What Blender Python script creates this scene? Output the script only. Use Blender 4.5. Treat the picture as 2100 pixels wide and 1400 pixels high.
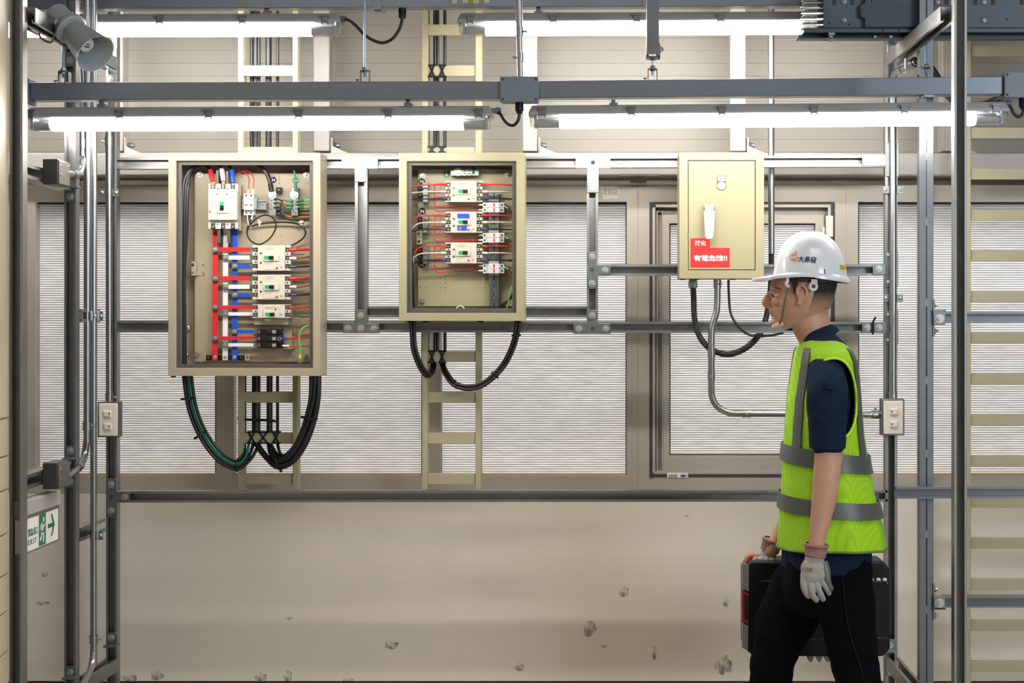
import bpy, bmesh, math, random
from mathutils import Vector, Matrix, Quaternion

SC = bpy.context.scene
for _o in list(bpy.data.objects):
    bpy.data.objects.remove(_o)
COL = SC.collection
random.seed(7)

# ------------------------------------------------------------------ camera
F, VX, VY, ZC = 3750.0, 1216.0, 650.0, 1.53      # focal length in pixels, vanishing point, eye height
cam = bpy.data.cameras.new('camera')
cam.sensor_width = 36.0
cam.lens = 36.0 * F / 2100.0
cam.shift_x = -(VX - 1050.0) / 2100.0
cam.shift_y = -(700.0 - VY) / 2100.0
cam.clip_start = 0.05
camo = bpy.data.objects.new('camera', cam)
COL.objects.link(camo)
camo.location = (0, 0, ZC)
camo.rotation_euler = (math.pi / 2, 0, 0)
SC.camera = camo

# ------------------------------------------------------------------ light
SC.view_settings.view_transform = 'Standard'
SC.view_settings.look = 'None'
SC.view_settings.gamma = 1.0
SC.view_settings.use_curve_mapping = False
SC.view_settings.exposure = 0.0
SC.cycles.use_denoising = True
SC.cycles.max_bounces = 8
SC.cycles.transparent_max_bounces = 16
SC.cycles.sample_clamp_indirect = 6.0
SC.cycles.caustics_reflective = False
SC.cycles.caustics_refractive = False

W = bpy.data.worlds.new('world')
SC.world = W
W.use_nodes = True
W.node_tree.nodes['Background'].inputs[0].default_value = (1.0, 0.95, 0.88, 1)
W.node_tree.nodes['Background'].inputs[1].default_value = 0.15


def area(name, loc, target, sx, sy, power, col):
    l = bpy.data.lights.new(name, 'AREA')
    l.shape = 'RECTANGLE'
    l.size, l.size_y = sx, sy
    l.energy = power
    l.color = col
    o = bpy.data.objects.new(name, l)
    COL.objects.link(o)
    o.location = loc
    o.rotation_euler = (Vector(target) - Vector(loc)).to_track_quat('-Z', 'Y').to_euler()
    return o


area('window_daylight', (0.2, 8.2, 3.0), (0.2, 6.4, 1.7), 5.5, 1.8, 640, (1.0, 0.98, 0.97))
area('doorway_daylight', (4.1, -0.4, 2.5), (0.8, 5.8, 1.2), 2.0, 2.4, 165, (0.80, 0.90, 1.0))
area('hall_lamp', (-0.6, 1.2, 3.6), (-0.2, 5.9, 1.1), 3.0, 0.5, 14, (1.0, 0.93, 0.84))
_l = area('floor_fill_lamp', (1.9, 2.3, 4.4), (1.9, 2.3, 0.0), 3.0, 3.2, 80, (1.0, 0.96, 0.90))  # unseen fill added to brighten the floor and its bounce onto the wall
_l.data.spread = math.radians(100)


# ------------------------------------------------------------------ helpers
def P(px, py, Y):
    return Vector(((px - VX) * Y / F, Y, ZC - (py - VY) * Y / F))


def lin(c):
    r = []
    for v in c:
        v = v / 255.0
        r.append(v / 12.92 if v <= 0.04045 else ((v + 0.055) / 1.055) ** 2.4)
    return (*r, 1.0)


def mat(name, col, rough=0.5, metal=0.0, var=0.06, scale=18.0, bump=0.0, bscale=200.0, spec=0.5, stretch=None, coat=0.0, rvar=0.0):
    m = bpy.data.materials.new(name)
    m.use_nodes = True
    nt = m.node_tree
    b = nt.nodes['Principled BSDF']
    c = lin(col)
    b.inputs['Roughness'].default_value = rough
    b.inputs['Metallic'].default_value = metal
    b.inputs['Specular IOR Level'].default_value = spec
    b.inputs['Coat Weight'].default_value = coat
    tc = nt.nodes.new('ShaderNodeTexCoord')
    mp = nt.nodes.new('ShaderNodeMapping')
    nt.links.new(tc.outputs['Object'], mp.inputs['Vector'])
    if stretch:
        mp.inputs['Scale'].default_value = stretch
    n = nt.nodes.new('ShaderNodeTexNoise')
    n.inputs['Scale'].default_value = scale
    n.inputs['Detail'].default_value = 4
    nt.links.new(mp.outputs[0], n.inputs['Vector'])
    mx = nt.nodes.new('ShaderNodeMix')
    mx.data_type = 'RGBA'
    mx.inputs[6].default_value = tuple(max(0, v * (1 - var)) for v in c[:3]) + (1,)
    mx.inputs[7].default_value = tuple(min(1, v * (1 + var)) for v in c[:3]) + (1,)
    nt.links.new(n.outputs['Fac'], mx.inputs[0])
    nt.links.new(mx.outputs[2], b.inputs['Base Color'])
    if rvar:
        mr = nt.nodes.new('ShaderNodeMapRange')
        mr.inputs[3].default_value = max(0.02, rough - rvar)
        mr.inputs[4].default_value = min(1, rough + rvar)
        nt.links.new(n.outputs['Fac'], mr.inputs[0])
        nt.links.new(mr.outputs[0], b.inputs['Roughness'])
    if bump:
        n2 = nt.nodes.new('ShaderNodeTexNoise')
        n2.inputs['Scale'].default_value = bscale
        nt.links.new(mp.outputs[0], n2.inputs['Vector'])
        bp = nt.nodes.new('ShaderNodeBump')
        bp.inputs['Strength'].default_value = bump
        bp.inputs['Distance'].default_value = 0.002
        nt.links.new(n2.outputs['Fac'], bp.inputs['Height'])
        nt.links.new(bp.outputs[0], b.inputs['Normal'])
    return m


def emis(name, col, st):
    m = bpy.data.materials.new(name)
    m.use_nodes = True
    b = m.node_tree.nodes['Principled BSDF']
    b.inputs['Base Color'].default_value = (0.9, 0.9, 0.9, 1)
    b.inputs['Emission Color'].default_value = col
    b.inputs['Emission Strength'].default_value = st
    return m


def clear(name, tint=(0.93, 0.94, 0.95), refl=0.10, rough=0.08):
    m = bpy.data.materials.new(name)
    m.use_nodes = True
    nt = m.node_tree
    nt.nodes.clear()
    o = nt.nodes.new('ShaderNodeOutputMaterial')
    t = nt.nodes.new('ShaderNodeBsdfTransparent')
    t.inputs[0].default_value = (*tint, 1)
    g = nt.nodes.new('ShaderNodeBsdfGlossy')
    g.inputs['Roughness'].default_value = rough
    lw = nt.nodes.new('ShaderNodeLayerWeight')
    lw.inputs['Blend'].default_value = 0.35
    ad = nt.nodes.new('ShaderNodeMath')
    ad.operation = 'MULTIPLY_ADD'
    ad.inputs[1].default_value = 0.6
    ad.inputs[2].default_value = refl
    ad.use_clamp = True
    mx = nt.nodes.new('ShaderNodeMixShader')
    nt.links.new(lw.outputs['Facing'], ad.inputs[0])
    nt.links.new(ad.outputs[0], mx.inputs[0])
    nt.links.new(t.outputs[0], mx.inputs[1])
    nt.links.new(g.outputs[0], mx.inputs[2])
    nt.links.new(mx.outputs[0], o.inputs[0])
    return m


def ribbed(name):
    """translucent twin-wall sheet: fine horizontal webs every 8 mm pass less light"""
    m = bpy.data.materials.new(name)
    m.use_nodes = True
    nt = m.node_tree
    nt.nodes.clear()
    N, L = nt.nodes.new, nt.links.new
    o = N('ShaderNodeOutputMaterial')
    g = N('ShaderNodeNewGeometry')
    sx = N('ShaderNodeSeparateXYZ')
    L(g.outputs['Position'], sx.inputs[0])
    mul = N('ShaderNodeMath'); mul.operation = 'MULTIPLY'; mul.inputs[1].default_value = 1 / 0.0079
    L(sx.outputs['Z'], mul.inputs[0])
    fr = N('ShaderNodeMath'); fr.operation = 'FRACT'
    L(mul.outputs[0], fr.inputs[0])
    r = N('ShaderNodeValToRGB')
    e = r.color_ramp.elements
    e[0].position = 0.0; e[0].color = (0.24, 0.238, 0.232, 1)
    e[1].position = 1.0; e[1].color = (0.26, 0.258, 0.25, 1)
    for p, c in ((0.28, 0.42), (0.40, 0.90), (0.78, 0.96), (0.90, 0.52)):
        q = e.new(p); q.color = (c, c * 0.985, c * 0.965, 1)
    L(fr.outputs[0], r.inputs[0])
    n = N('ShaderNodeTexNoise'); n.inputs['Scale'].default_value = 60; n.inputs['Detail'].default_value = 5
    mp = N('ShaderNodeMapping'); mp.inputs['Scale'].default_value = (0.25, 1, 2.2)
    L(g.outputs['Position'], mp.inputs[0]); L(mp.outputs[0], n.inputs['Vector'])
    mr = N('ShaderNodeMapRange'); mr.inputs[1].default_value = 0.3; mr.inputs[2].default_value = 0.7
    mr.inputs[3].default_value = 0.84; mr.inputs[4].default_value = 1.06
    L(n.outputs['Fac'], mr.inputs[0])
    mm = N('ShaderNodeMix'); mm.data_type = 'RGBA'; mm.blend_type = 'MULTIPLY'; mm.inputs[0].default_value = 1
    L(r.outputs[0], mm.inputs[6]); L(mr.outputs[0], mm.inputs[7])
    tr = N('ShaderNodeBsdfTranslucent'); L(mm.outputs[2], tr.inputs[0])
    df = N('ShaderNodeBsdfDiffuse'); L(mm.outputs[2], df.inputs[0])
    gl = N('ShaderNodeBsdfGlossy'); gl.inputs['Roughness'].default_value = 0.25
    rf = N('ShaderNodeBsdfRefraction'); rf.inputs['Roughness'].default_value = 0.55; rf.inputs['IOR'].default_value = 1.02
    L(mm.outputs[2], rf.inputs[0])
    m0 = N('ShaderNodeMixShader'); m0.inputs[0].default_value = 0.35
    L(tr.outputs[0], m0.inputs[1]); L(rf.outputs[0], m0.inputs[2])
    m1 = N('ShaderNodeMixShader'); m1.inputs[0].default_value = 0.35
    L(m0.outputs[0], m1.inputs[1]); L(df.outputs[0], m1.inputs[2])
    m2 = N('ShaderNodeMixShader'); m2.inputs[0].default_value = 0.05
    L(m1.outputs[0], m2.inputs[1]); L(gl.outputs[0], m2.inputs[2])
    bp = N('ShaderNodeBump'); bp.inputs['Strength'].default_value = 0.3; bp.inputs['Distance'].default_value = 0.001
    L(r.outputs[0], bp.inputs['Height'])
    L(bp.outputs[0], gl.inputs['Normal'])
    L(m2.outputs[0], o.inputs[0])
    return m


def wl(o):
    p = Vector((0, 0, 0))
    while o is not None:
        p += o.location
        o = o.parent
    return p


class MB:
    def __init__(s):
        s.v, s.f = [], []

    def add(s, vs, fs):
        k = len(s.v)
        s.v += [Vector(v) for v in vs]
        s.f += [tuple(i + k for i in f) for f in fs]
        return s

    def box(s, x0, x1, y0, y1, z0, z1):
        return s.add([(x0, y0, z0), (x1, y0, z0), (x1, y1, z0), (x0, y1, z0), (x0, y0, z1), (x1, y0, z1), (x1, y1, z1), (x0, y1, z1)],
                     [(0, 3, 2, 1), (4, 5, 6, 7), (0, 1, 5, 4), (1, 2, 6, 5), (2, 3, 7, 6), (3, 0, 4, 7)])

    def fb(s, px0, py0, px1, py1, Y, d):
        """a box whose front face, at distance Y, spans these picture coordinates; d deep"""
        a, b = P(px0, py1, Y), P(px1, py0, Y)
        return s.box(a.x, b.x, Y, Y + d, a.z, b.z)

    def prism(s, poly, vec):
        n = len(poly)
        vec = Vector(vec)
        vs = [Vector(p) for p in poly] + [Vector(p) + vec for p in poly]
        return s.add(vs, [tuple(range(n))[::-1], tuple(range(n, 2 * n))] + [(i, (i + 1) % n, n + (i + 1) % n, n + i) for i in range(n)])

    def fpoly(s, pts, Y, d):
        return s.prism([P(x, y, Y) for x, y in pts], (0, d, 0))

    def frame(s, px0, py0, px1, py1, qx0, qy0, qx1, qy1, Y, d):
        """rectangular ring, outer and inner rectangles in picture coordinates at Y"""
        o = [P(px0, py0, Y), P(px1, py0, Y), P(px1, py1, Y), P(px0, py1, Y)]
        i = [P(qx0, qy0, Y), P(qx1, qy0, Y), P(qx1, qy1, Y), P(qx0, qy1, Y)]
        D = Vector((0, d, 0))
        vs = o + i + [p + D for p in o] + [p + D for p in i]
        fs = []
        for k in range(4):
            j = (k + 1) % 4
            fs += [(k, j, 4 + j, 4 + k), (8 + k, 12 + k, 12 + j, 8 + j), (k, 8 + k, 8 + j, j), (4 + k, 4 + j, 12 + j, 12 + k)]
        return s.add(vs, fs)

    def cyl(s, p0, p1, r, n=16, r1=None):
        p0, p1 = Vector(p0), Vector(p1)
        return s.tube([p0, p1], [r, r if r1 is None else r1], n, 0)

    def tube(s, pts, r, n=10, res=6, sec=(1, 1), up=None):
        pts = [Vector(p) for p in pts]
        rs = list(r) if isinstance(r, (list, tuple)) else [r] * len(pts)
        if res and len(pts) > 2:
            q, qr = [], []
            for i in range(len(pts) - 1):
                a, b, c, d = pts[max(i - 1, 0)], pts[i], pts[i + 1], pts[min(i + 2, len(pts) - 1)]
                for k in range(res):
                    t = k / res
                    q.append(0.5 * ((2 * b) + (c - a) * t + (2 * a - 5 * b + 4 * c - d) * t * t + (3 * b - a - 3 * c + d) * t ** 3))
                    qr.append(rs[i] + (rs[i + 1] - rs[i]) * t)
            q.append(pts[-1]); qr.append(rs[-1])
            pts, rs = q, qr
        m = len(pts)
        T = [(pts[min(i + 1, m - 1)] - pts[max(i - 1, 0)]).normalized() for i in range(m)]
        u = Vector(up) if up is not None else (Vector((0, 1, 0)) if abs(T[0].y) < 0.9 else Vector((1, 0, 0)))
        vs, fs = [], []
        for i in range(m):
            u = (u - T[i] * u.dot(T[i])).normalized()
            w = T[i].cross(u)
            for k in range(n):
                a = 2 * math.pi * k / n
                vs.append(pts[i] + (u * math.cos(a) * sec[0] + w * math.sin(a) * sec[1]) * rs[i])
        for i in range(m - 1):
            for k in range(n):
                fs.append((i * n + k, i * n + (k + 1) % n, (i + 1) * n + (k + 1) % n, (i + 1) * n + k))
        fs.append(tuple(range(n))[::-1])
        fs.append(tuple((m - 1) * n + k for k in range(n)))
        return s.add(vs, fs)

    def lathe(s, prof, o, ax, n=32, cap=True):
        o, ax = Vector(o), Vector(ax).normalized()
        u = Vector((0, 0, 1)) if abs(ax.z) < 0.9 else Vector((1, 0, 0))
        u = (u - ax * u.dot(ax)).normalized()
        w = ax.cross(u)
        vs, fs = [], []
        for t, r in prof:
            for k in range(n):
                a = 2 * math.pi * k / n
                vs.append(o + ax * t + (u * math.cos(a) + w * math.sin(a)) * r)
        m = len(prof)
        for i in range(m - 1):
            for k in range(n):
                fs.append((i * n + k, i * n + (k + 1) % n, (i + 1) * n + (k + 1) % n, (i + 1) * n + k))
        if cap:
            fs.append(tuple(range(n))[::-1])
            fs.append(tuple((m - 1) * n + k for k in range(n)))
        return s.add(vs, fs)

    def ball(s, c, r, n=16, m=10):
        c = Vector(c)
        r = Vector(r) if isinstance(r, (tuple, list, Vector)) else Vector((r, r, r))
        vs, fs = [c + Vector((0, 0, r.z))], []
        for i in range(1, m):
            t = math.pi * i / m
            for k in range(n):
                a = 2 * math.pi * k / n
                vs.append(c + Vector((r.x * math.sin(t) * math.cos(a), r.y * math.sin(t) * math.sin(a), r.z * math.cos(t))))
        vs.append(c - Vector((0, 0, r.z)))
        for k in range(n):
            fs.append((0, 1 + k, 1 + (k + 1) % n))
            fs.append((len(vs) - 1, 1 + (m - 2) * n + (k + 1) % n, 1 + (m - 2) * n + k))
        for i in range(m - 2):
            for k in range(n):
                fs.append((1 + i * n + k, 1 + (i + 1) * n + k, 1 + (i + 1) * n + (k + 1) % n, 1 + i * n + (k + 1) % n))
        return s.add(vs, fs)

    def channel(s, p0, p1, opn, w=0.041, d=0.041, t=0.0028, a=0.0105, r=0.008):
        """slotted-lip C channel from p0 to p1 (centres of the open face); opn = direction the mouth faces"""
        p0, p1 = Vector(p0), Vector(p1)
        T = (p1 - p0).normalized()
        D = -Vector(opn)
        D = (D - T * D.dot(T)).normalized()
        U = T.cross(D)
        h = w / 2
        pr = [(a, r), (a, 0), (h, 0), (h, d), (-h, d), (-h, 0), (-a, 0), (-a, r), (-a - t, r), (-a - t, t), (-h + t, t), (-h + t, d - t), (h - t, d - t), (h - t, t), (a + t, t), (a + t, r)]
        n = len(pr)
        vs = [p + U * x + D * y for p in (p0, p1) for x, y in pr]
        fs = [(i, (i + 1) % n, n + (i + 1) % n, n + i) for i in range(n)]
        for q in ((0, 1, 14, 15), (1, 2, 13, 14), (2, 3, 12, 13), (3, 4, 11, 12), (4, 5, 10, 11), (5, 6, 9, 10), (6, 7, 8, 9)):
            fs.append(q)
            fs.append(tuple(n + i for i in q)[::-1])
        return s.add(vs, fs)

    def hexbolt(s, c, r, ax=(0, -1, 0), h=0.006, washer=True):
        c, ax = Vector(c), Vector(ax)
        if washer:
            s.cyl(c, c + ax * 0.0022, r * 1.55, 18)
            c = c + ax * 0.0022
        s.cyl(c, c + ax * h, r, 6)
        s.cyl(c + ax * h, c + ax * (h + 0.002), r * 0.55, 10)
        return s

    def build(s, name, m, parent=None, bevel=0.0, smooth=35.0, label=None, seg=2, mods=None):
        me = bpy.data.meshes.new(name)
        lo = Vector((min(v.x for v in s.v), min(v.y for v in s.v), min(v.z for v in s.v)))
        hi = Vector((max(v.x for v in s.v), max(v.y for v in s.v), max(v.z for v in s.v)))
        c = (lo + hi) / 2
        if parent is None:
            c.z = lo.z
        me.from_pydata([v - c for v in s.v], [], s.f)
        bm = bmesh.new()
        bm.from_mesh(me)
        bmesh.ops.recalc_face_normals(bm, faces=bm.faces)
        bm.to_mesh(me)
        bm.free()
        o = bpy.data.objects.new(name, me)
        COL.objects.link(o)
        if m is not None:
            me.materials.append(m)
        if smooth:
            me.polygons.foreach_set('use_smooth', [True] * len(me.polygons))
            me.set_sharp_from_angle(angle=math.radians(smooth))
        o.location = c - (wl(parent) if parent else Vector((0, 0, 0)))
        if parent:
            o.parent = parent
        if bevel:
            b = o.modifiers.new('bevel', 'BEVEL')
            b.width = bevel
            b.segments = seg
            b.limit_method = 'ANGLE'
            b.angle_limit = math.radians(40)
        if label:
            o['label'] = label
        return o


def tag(o, label, cat, group=None):
    o['label'], o['category'] = label, cat
    if group:
        o['group'] = group
    return o


def thing(name, label, cat, loc, group=None):
    o = bpy.data.objects.new(name, None)
    o.empty_display_size = 0.05
    COL.objects.link(o)
    o.location = loc
    return tag(o, label, cat, group)


def struct(o):
    o['kind'] = 'structure'
    return o


def sroot(name, loc):
    o = bpy.data.objects.new(name, None)
    o.empty_display_size = 0.05
    COL.objects.link(o)
    o.location = loc
    o['kind'] = 'structure'
    return o


def bake(o):
    """apply the modifiers of an object to its mesh"""
    dg = bpy.context.evaluated_depsgraph_get()
    dg.update()
    me = bpy.data.meshes.new_from_object(o.evaluated_get(dg))
    o.modifiers.clear()
    o.data = me
    return o


def text(name, body, size, m, parent, place, depth=0.0006, bold=0.0, width=None, shear=0.0, label=None):
    """lettering as a mesh; place maps local (x right, y up, z out) to the world"""
    cu = bpy.data.curves.new('lettering', 'FONT')
    cu.body = body
    cu.size = size
    cu.extrude = depth / 2
    cu.offset = bold
    cu.shear = shear
    cu.resolution_u = 3
    cu.align_x, cu.align_y = 'CENTER', 'CENTER'
    o = bpy.data.objects.new('lettering', cu)
    COL.objects.link(o)
    dg = bpy.context.evaluated_depsgraph_get()
    dg.update()
    me = bpy.data.meshes.new_from_object(o.evaluated_get(dg))
    bpy.data.objects.remove(o)
    b = MB()
    vs = [v.co.copy() for v in me.vertices]
    if not vs:
        return None
    x0, x1 = min(v.x for v in vs), max(v.x for v in vs)
    y0, y1 = min(v.y for v in vs), max(v.y for v in vs)
    k = 1.0 if width is None else width / max(1e-6, x1 - x0)
    b.add([place((v.x - (x0 + x1) / 2) * k, v.y - (y0 + y1) / 2, v.z) for v in vs], [tuple(p.vertices) for p in me.polygons])
    return b.build(name, m, parent, smooth=0, label=label)


def front(px, py, Y, tilt=0.0):
    """placement for lettering on a face that looks at the room"""
    c = P(px, py, Y)
    ct, st = math.cos(tilt), math.sin(tilt)
    return lambda x, y, z: c + Vector((x * ct - y * st, -z, x * st + y * ct))


# ------------------------------------------------------------------ materials
GALV = mat('galvanised_steel', (150, 150, 148), 0.40, 1.0, 0.12, 30, 0.0, rvar=0.08)
GALVD = mat('dull_galvanised_steel', (122, 125, 127), 0.42, 1.0, 0.14, 30, 0.0, rvar=0.08)
ZINC = mat('zinc_plate', (132, 140, 138), 0.40, 1.0, 0.18, 70, 0.04, 200, rvar=0.12)
BOLT = mat('bolt_steel', (190, 190, 188), 0.42, 1.0, 0.05)
PIPE = mat('conduit_steel', (164, 165, 165), 0.30, 1.0, 0.08, 30)
DSTEEL = mat('dark_steel', (86, 84, 82), 0.45, 0.6, 0.12, 30)
SIDING = mat('cream_siding', (150, 144, 133), 0.42, 0.0, 0.03, 4, 0.02, 60)
WHITEP = mat('white_painted_steel', (172, 167, 160), 0.40, 0.0, 0.03, 8)
ALU = mat('beige_window_aluminium', (172, 163, 150), 0.42, 0.15, 0.02, 5)
GASK = mat('black_gasket', (52, 50, 49), 0.6, 0.0, 0.1)
LADDER = mat('cream_ladder_paint', (170, 162, 130), 0.45, 0.0, 0.04, 10)
CABA = mat('tan_enclosure_paint', (164, 150, 126), 0.40, 0.0, 0.04, 9, 0.03, 250)
CABB = mat('cream_enclosure_paint', (158, 149, 116), 0.40, 0.0, 0.04, 9, 0.03, 250)
RIM = mat('dark_rim', (84, 78, 72), 0.5, 0.1, 0.12, 25)
BLACK = mat('black_rubber', (30, 30, 31), 0.38, 0.0, 0.15, 20)
BLACKP = mat('black_plastic', (24, 24, 25), 0.45, 0.0, 0.1, spec=0.25)
SCREW = mat('screw', (150, 148, 140), 0.3, 1.0, 0.05)
RED = mat('red_insulation', (206, 32, 36), 0.4)
REDW = mat('dark_red_wire', (178, 34, 40), 0.45)
WHT = mat('white_insulation', (226, 222, 216), 0.45)
BLUE = mat('blue_insulation', (18, 78, 176), 0.4)
NAVYB = mat('navy_boot', (34, 52, 140), 0.4)
PINK = mat('pale_pink_wire', (214, 178, 160), 0.45)
GREEN = mat('green_insulation', (16, 122, 78), 0.4)
LGREEN = mat('light_green_wire', (84, 196, 84), 0.4)
YELLOW = mat('yellow_ferrule', (238, 196, 30), 0.4)
COPPER = mat('copper', (196, 120, 80), 0.35, 1.0)
BRK = mat('breaker_cream', (200, 192, 176), 0.42, 0.0, 0.03)
BRKD = mat('breaker_panel', (202, 192, 172), 0.45, 0.0, 0.03)
PRINT = mat('grey_print', (150, 142, 130), 0.6)
FUSE = mat('grey_fuse_plastic', (204, 206, 202), 0.42, 0.0, 0.03)
TOGG = mat('green_toggle', (24, 160, 100), 0.4)
SIGNR = mat('red_sticker', (226, 40, 36), 0.45, 0.0, 0.02)
SIGNW = mat('white_lettering', (244, 240, 234), 0.5)
DOTR = mat('red_button', (200, 30, 34), 0.4)
ORANGE = mat('orange_print', (226, 120, 60), 0.5)
CREAMSW = mat('cream_switch_plastic', (226, 214, 196), 0.38, 0.0, 0.02)
HOUSE = mat('grey_light_housing', (168, 170, 167), 0.45, 0.0, 0.04)
BEAM = mat('grey_trunking', (128, 136, 146), 0.32, 0.5, 0.10, 3, 0.02, 60, stretch=(0.4, 1, 6))
BOXG = mat('grey_box_plastic', (124, 136, 148), 0.45, 0.0, 0.03)
GLAND = mat('blue_grey_gland', (112, 134, 152), 0.45)
BUSW = mat('busway_paint', (78, 92, 103), 0.42, 0.1, 0.05, 6)
BUSD = mat('busway_cover', (66, 77, 88), 0.5, 0.0, 0.05)
HORN = mat('grey_horn', (172, 181, 182), 0.40, 0.0, 0.03, 6)
CLEAR = clear('clear_cover')
LAMP = emis('lit_diffuser', (1.0, 0.965, 0.93, 1), 55.0)
PANE = ribbed('ribbed_sheet')
PAPER = mat('paper', (232, 226, 214), 0.7, 0.0, 0.02)
INK = mat('ink', (70, 66, 64), 0.7)
EXITG = mat('exit_green', (22, 112, 72), 0.5)
# ================================================================== the setting
Yr = 6.0            # open face of the rear struts
Yw = 6.285           # face of window frames and lower wall
# floor: grey concrete, plus an added dark strip to reflect in the lower wall
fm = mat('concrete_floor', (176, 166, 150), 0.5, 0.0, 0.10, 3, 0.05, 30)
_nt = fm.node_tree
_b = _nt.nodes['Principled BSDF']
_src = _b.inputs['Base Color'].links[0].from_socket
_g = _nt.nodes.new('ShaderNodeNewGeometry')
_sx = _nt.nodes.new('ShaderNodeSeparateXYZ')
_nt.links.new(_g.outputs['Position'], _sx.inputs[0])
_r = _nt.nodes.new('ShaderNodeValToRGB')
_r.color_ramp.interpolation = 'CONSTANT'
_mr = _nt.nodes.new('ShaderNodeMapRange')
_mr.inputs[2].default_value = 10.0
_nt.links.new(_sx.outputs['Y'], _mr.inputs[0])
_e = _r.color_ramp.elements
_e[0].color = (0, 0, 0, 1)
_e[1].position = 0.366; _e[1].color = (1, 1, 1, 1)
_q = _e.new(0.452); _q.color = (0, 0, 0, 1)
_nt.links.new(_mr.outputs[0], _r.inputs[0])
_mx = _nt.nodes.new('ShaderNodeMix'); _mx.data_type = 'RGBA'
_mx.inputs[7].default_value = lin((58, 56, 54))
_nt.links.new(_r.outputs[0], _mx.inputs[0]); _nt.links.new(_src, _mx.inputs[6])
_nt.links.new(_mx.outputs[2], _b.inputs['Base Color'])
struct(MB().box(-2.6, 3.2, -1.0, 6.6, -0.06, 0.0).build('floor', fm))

# upper wall: cream siding with fine horizontal joints every 45 mm
m = MB()
zt, zb, pitch = 3.2, P(0, 362, 6.45).z, 0.0448
prof = [(6.45, zb)]
z = P(0, 312, 6.45).z
while z < zt - 0.01:
    prof += [(6.45, z - 0.0012), (6.4512, z - 0.0003), (6.4512, z + 0.0003), (6.45, z + 0.0012)]
    z += pitch
prof += [(6.45, zt), (6.52, zt), (6.52, zb)]
m.prism([(-2.6, y, z) for y, z in prof], (5.8, 0, 0))
struct(m.build('wall_back', SIDING, smooth=0))

# lower wall: one satin sheet-metal panel
lw = mat('satin_wall_sheet', (236, 226, 210), 0.28, 0.15, 0.03, 3, 0.0, stretch=(0.4, 1, 12))
zl = P(0, 1396, Yw).z
wall = struct(MB().box(-2.6, 3.2, Yw, 6.52, zl, P(0, 1012, Yw).z).build('wall_lower', lw, bevel=0.001))
struct(MB().box(-2.6, 3.2, 6.31, 6.52, 0, zl).build('baseboard_back', DSTEEL))
# scuffs on the sheet
def scuffmat(name, col):
    s = clear(name, (1, 1, 1), 0, 0.5)
    nt = s.node_tree
    mxs = [n for n in nt.nodes if n.type == 'MIX_SHADER'][0]
    d = nt.nodes.new('ShaderNodeBsdfDiffuse'); d.inputs[0].default_value = lin(col)
    n = nt.nodes.new('ShaderNodeTexNoise'); n.inputs['Scale'].default_value = 45; n.inputs['Detail'].default_value = 6
    tc = nt.nodes.new('ShaderNodeTexCoord'); mp = nt.nodes.new('ShaderNodeMapping'); mp.inputs['Scale'].default_value = (1.6, 1, 0.6)
    nt.links.new(tc.outputs['Object'], mp.inputs[0]); nt.links.new(mp.outputs[0], n.inputs['Vector'])
    r = nt.nodes.new('ShaderNodeMapRange'); r.inputs[1].default_value = 0.40; r.inputs[2].default_value = 0.78; r.inputs[4].default_value = 0.42
    nt.links.new(n.outputs['Fac'], r.inputs[0]); nt.links.new(r.outputs[0], mxs.inputs[0]); nt.links.new(d.outputs[0], mxs.inputs[2])
    return s
SCF = scuffmat('scuff', (66, 58, 50))
for cx, cy, w, h in ((594, 1267, 16, 9), (803, 1322, 34, 20), (265, 1390, 44, 18), (322, 1385, 30, 22), (535, 1388, 30, 18), (590, 1385, 22, 32), (715, 1395, 26, 14), (1208, 1290, 30, 42), (1486, 1362, 42, 46), (1376, 1362, 10, 1 + 0), (1342, 1338, 12, 34), (1240, 1324, 14, 8), (1066, 1366, 22, 20), (1280, 1212, 22, 24), (1489, 1234, 12, 26), (1408, 1057, 12, 6), (88, 1236, 34, 10), (92, 1178, 18, 12)):
    pts = []
    for k in range(14):
        a = 2 * math.pi * k / 14
        rr = 0.5 * random.uniform(0.65, 1.05)
        pts.append((cx + w * rr * math.cos(a), cy + h * rr * math.sin(a)))
    MB().fpoly(pts, Yw - 0.0006, 0.0004).build('scuff_mark', SCF, wall, smooth=0)

# the wall on the near left: flat cream boards with horizontal joints
m = MB()
d = Vector((-0.095, 1, 0)).normalized()
a1 = Vector((-1.575, 4.93, 0))
a0 = a1 - d * 2.7
z = 0.0
for zz in [0.0] + [P(0, y, 4.8).z for y in (1350, 1265, 1187, 1102, 1010, 940, 860)] + [3.0]:
    if zz > 0:
        nrm = Vector((d.y, -d.x, 0)) * -0.06
        m.prism([a0 + Vector((0, 0, z)), a1 + Vector((0, 0, z)), a1 + Vector((0, 0, zz - 0.004)), a0 + Vector((0, 0, zz - 0.004))], nrm)
    z = zz
struct(m.build('wall_left', mat('cream_boards', (206, 190, 164), 0.4, 0.1, 0.03, 5), bevel=0.002))

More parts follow.
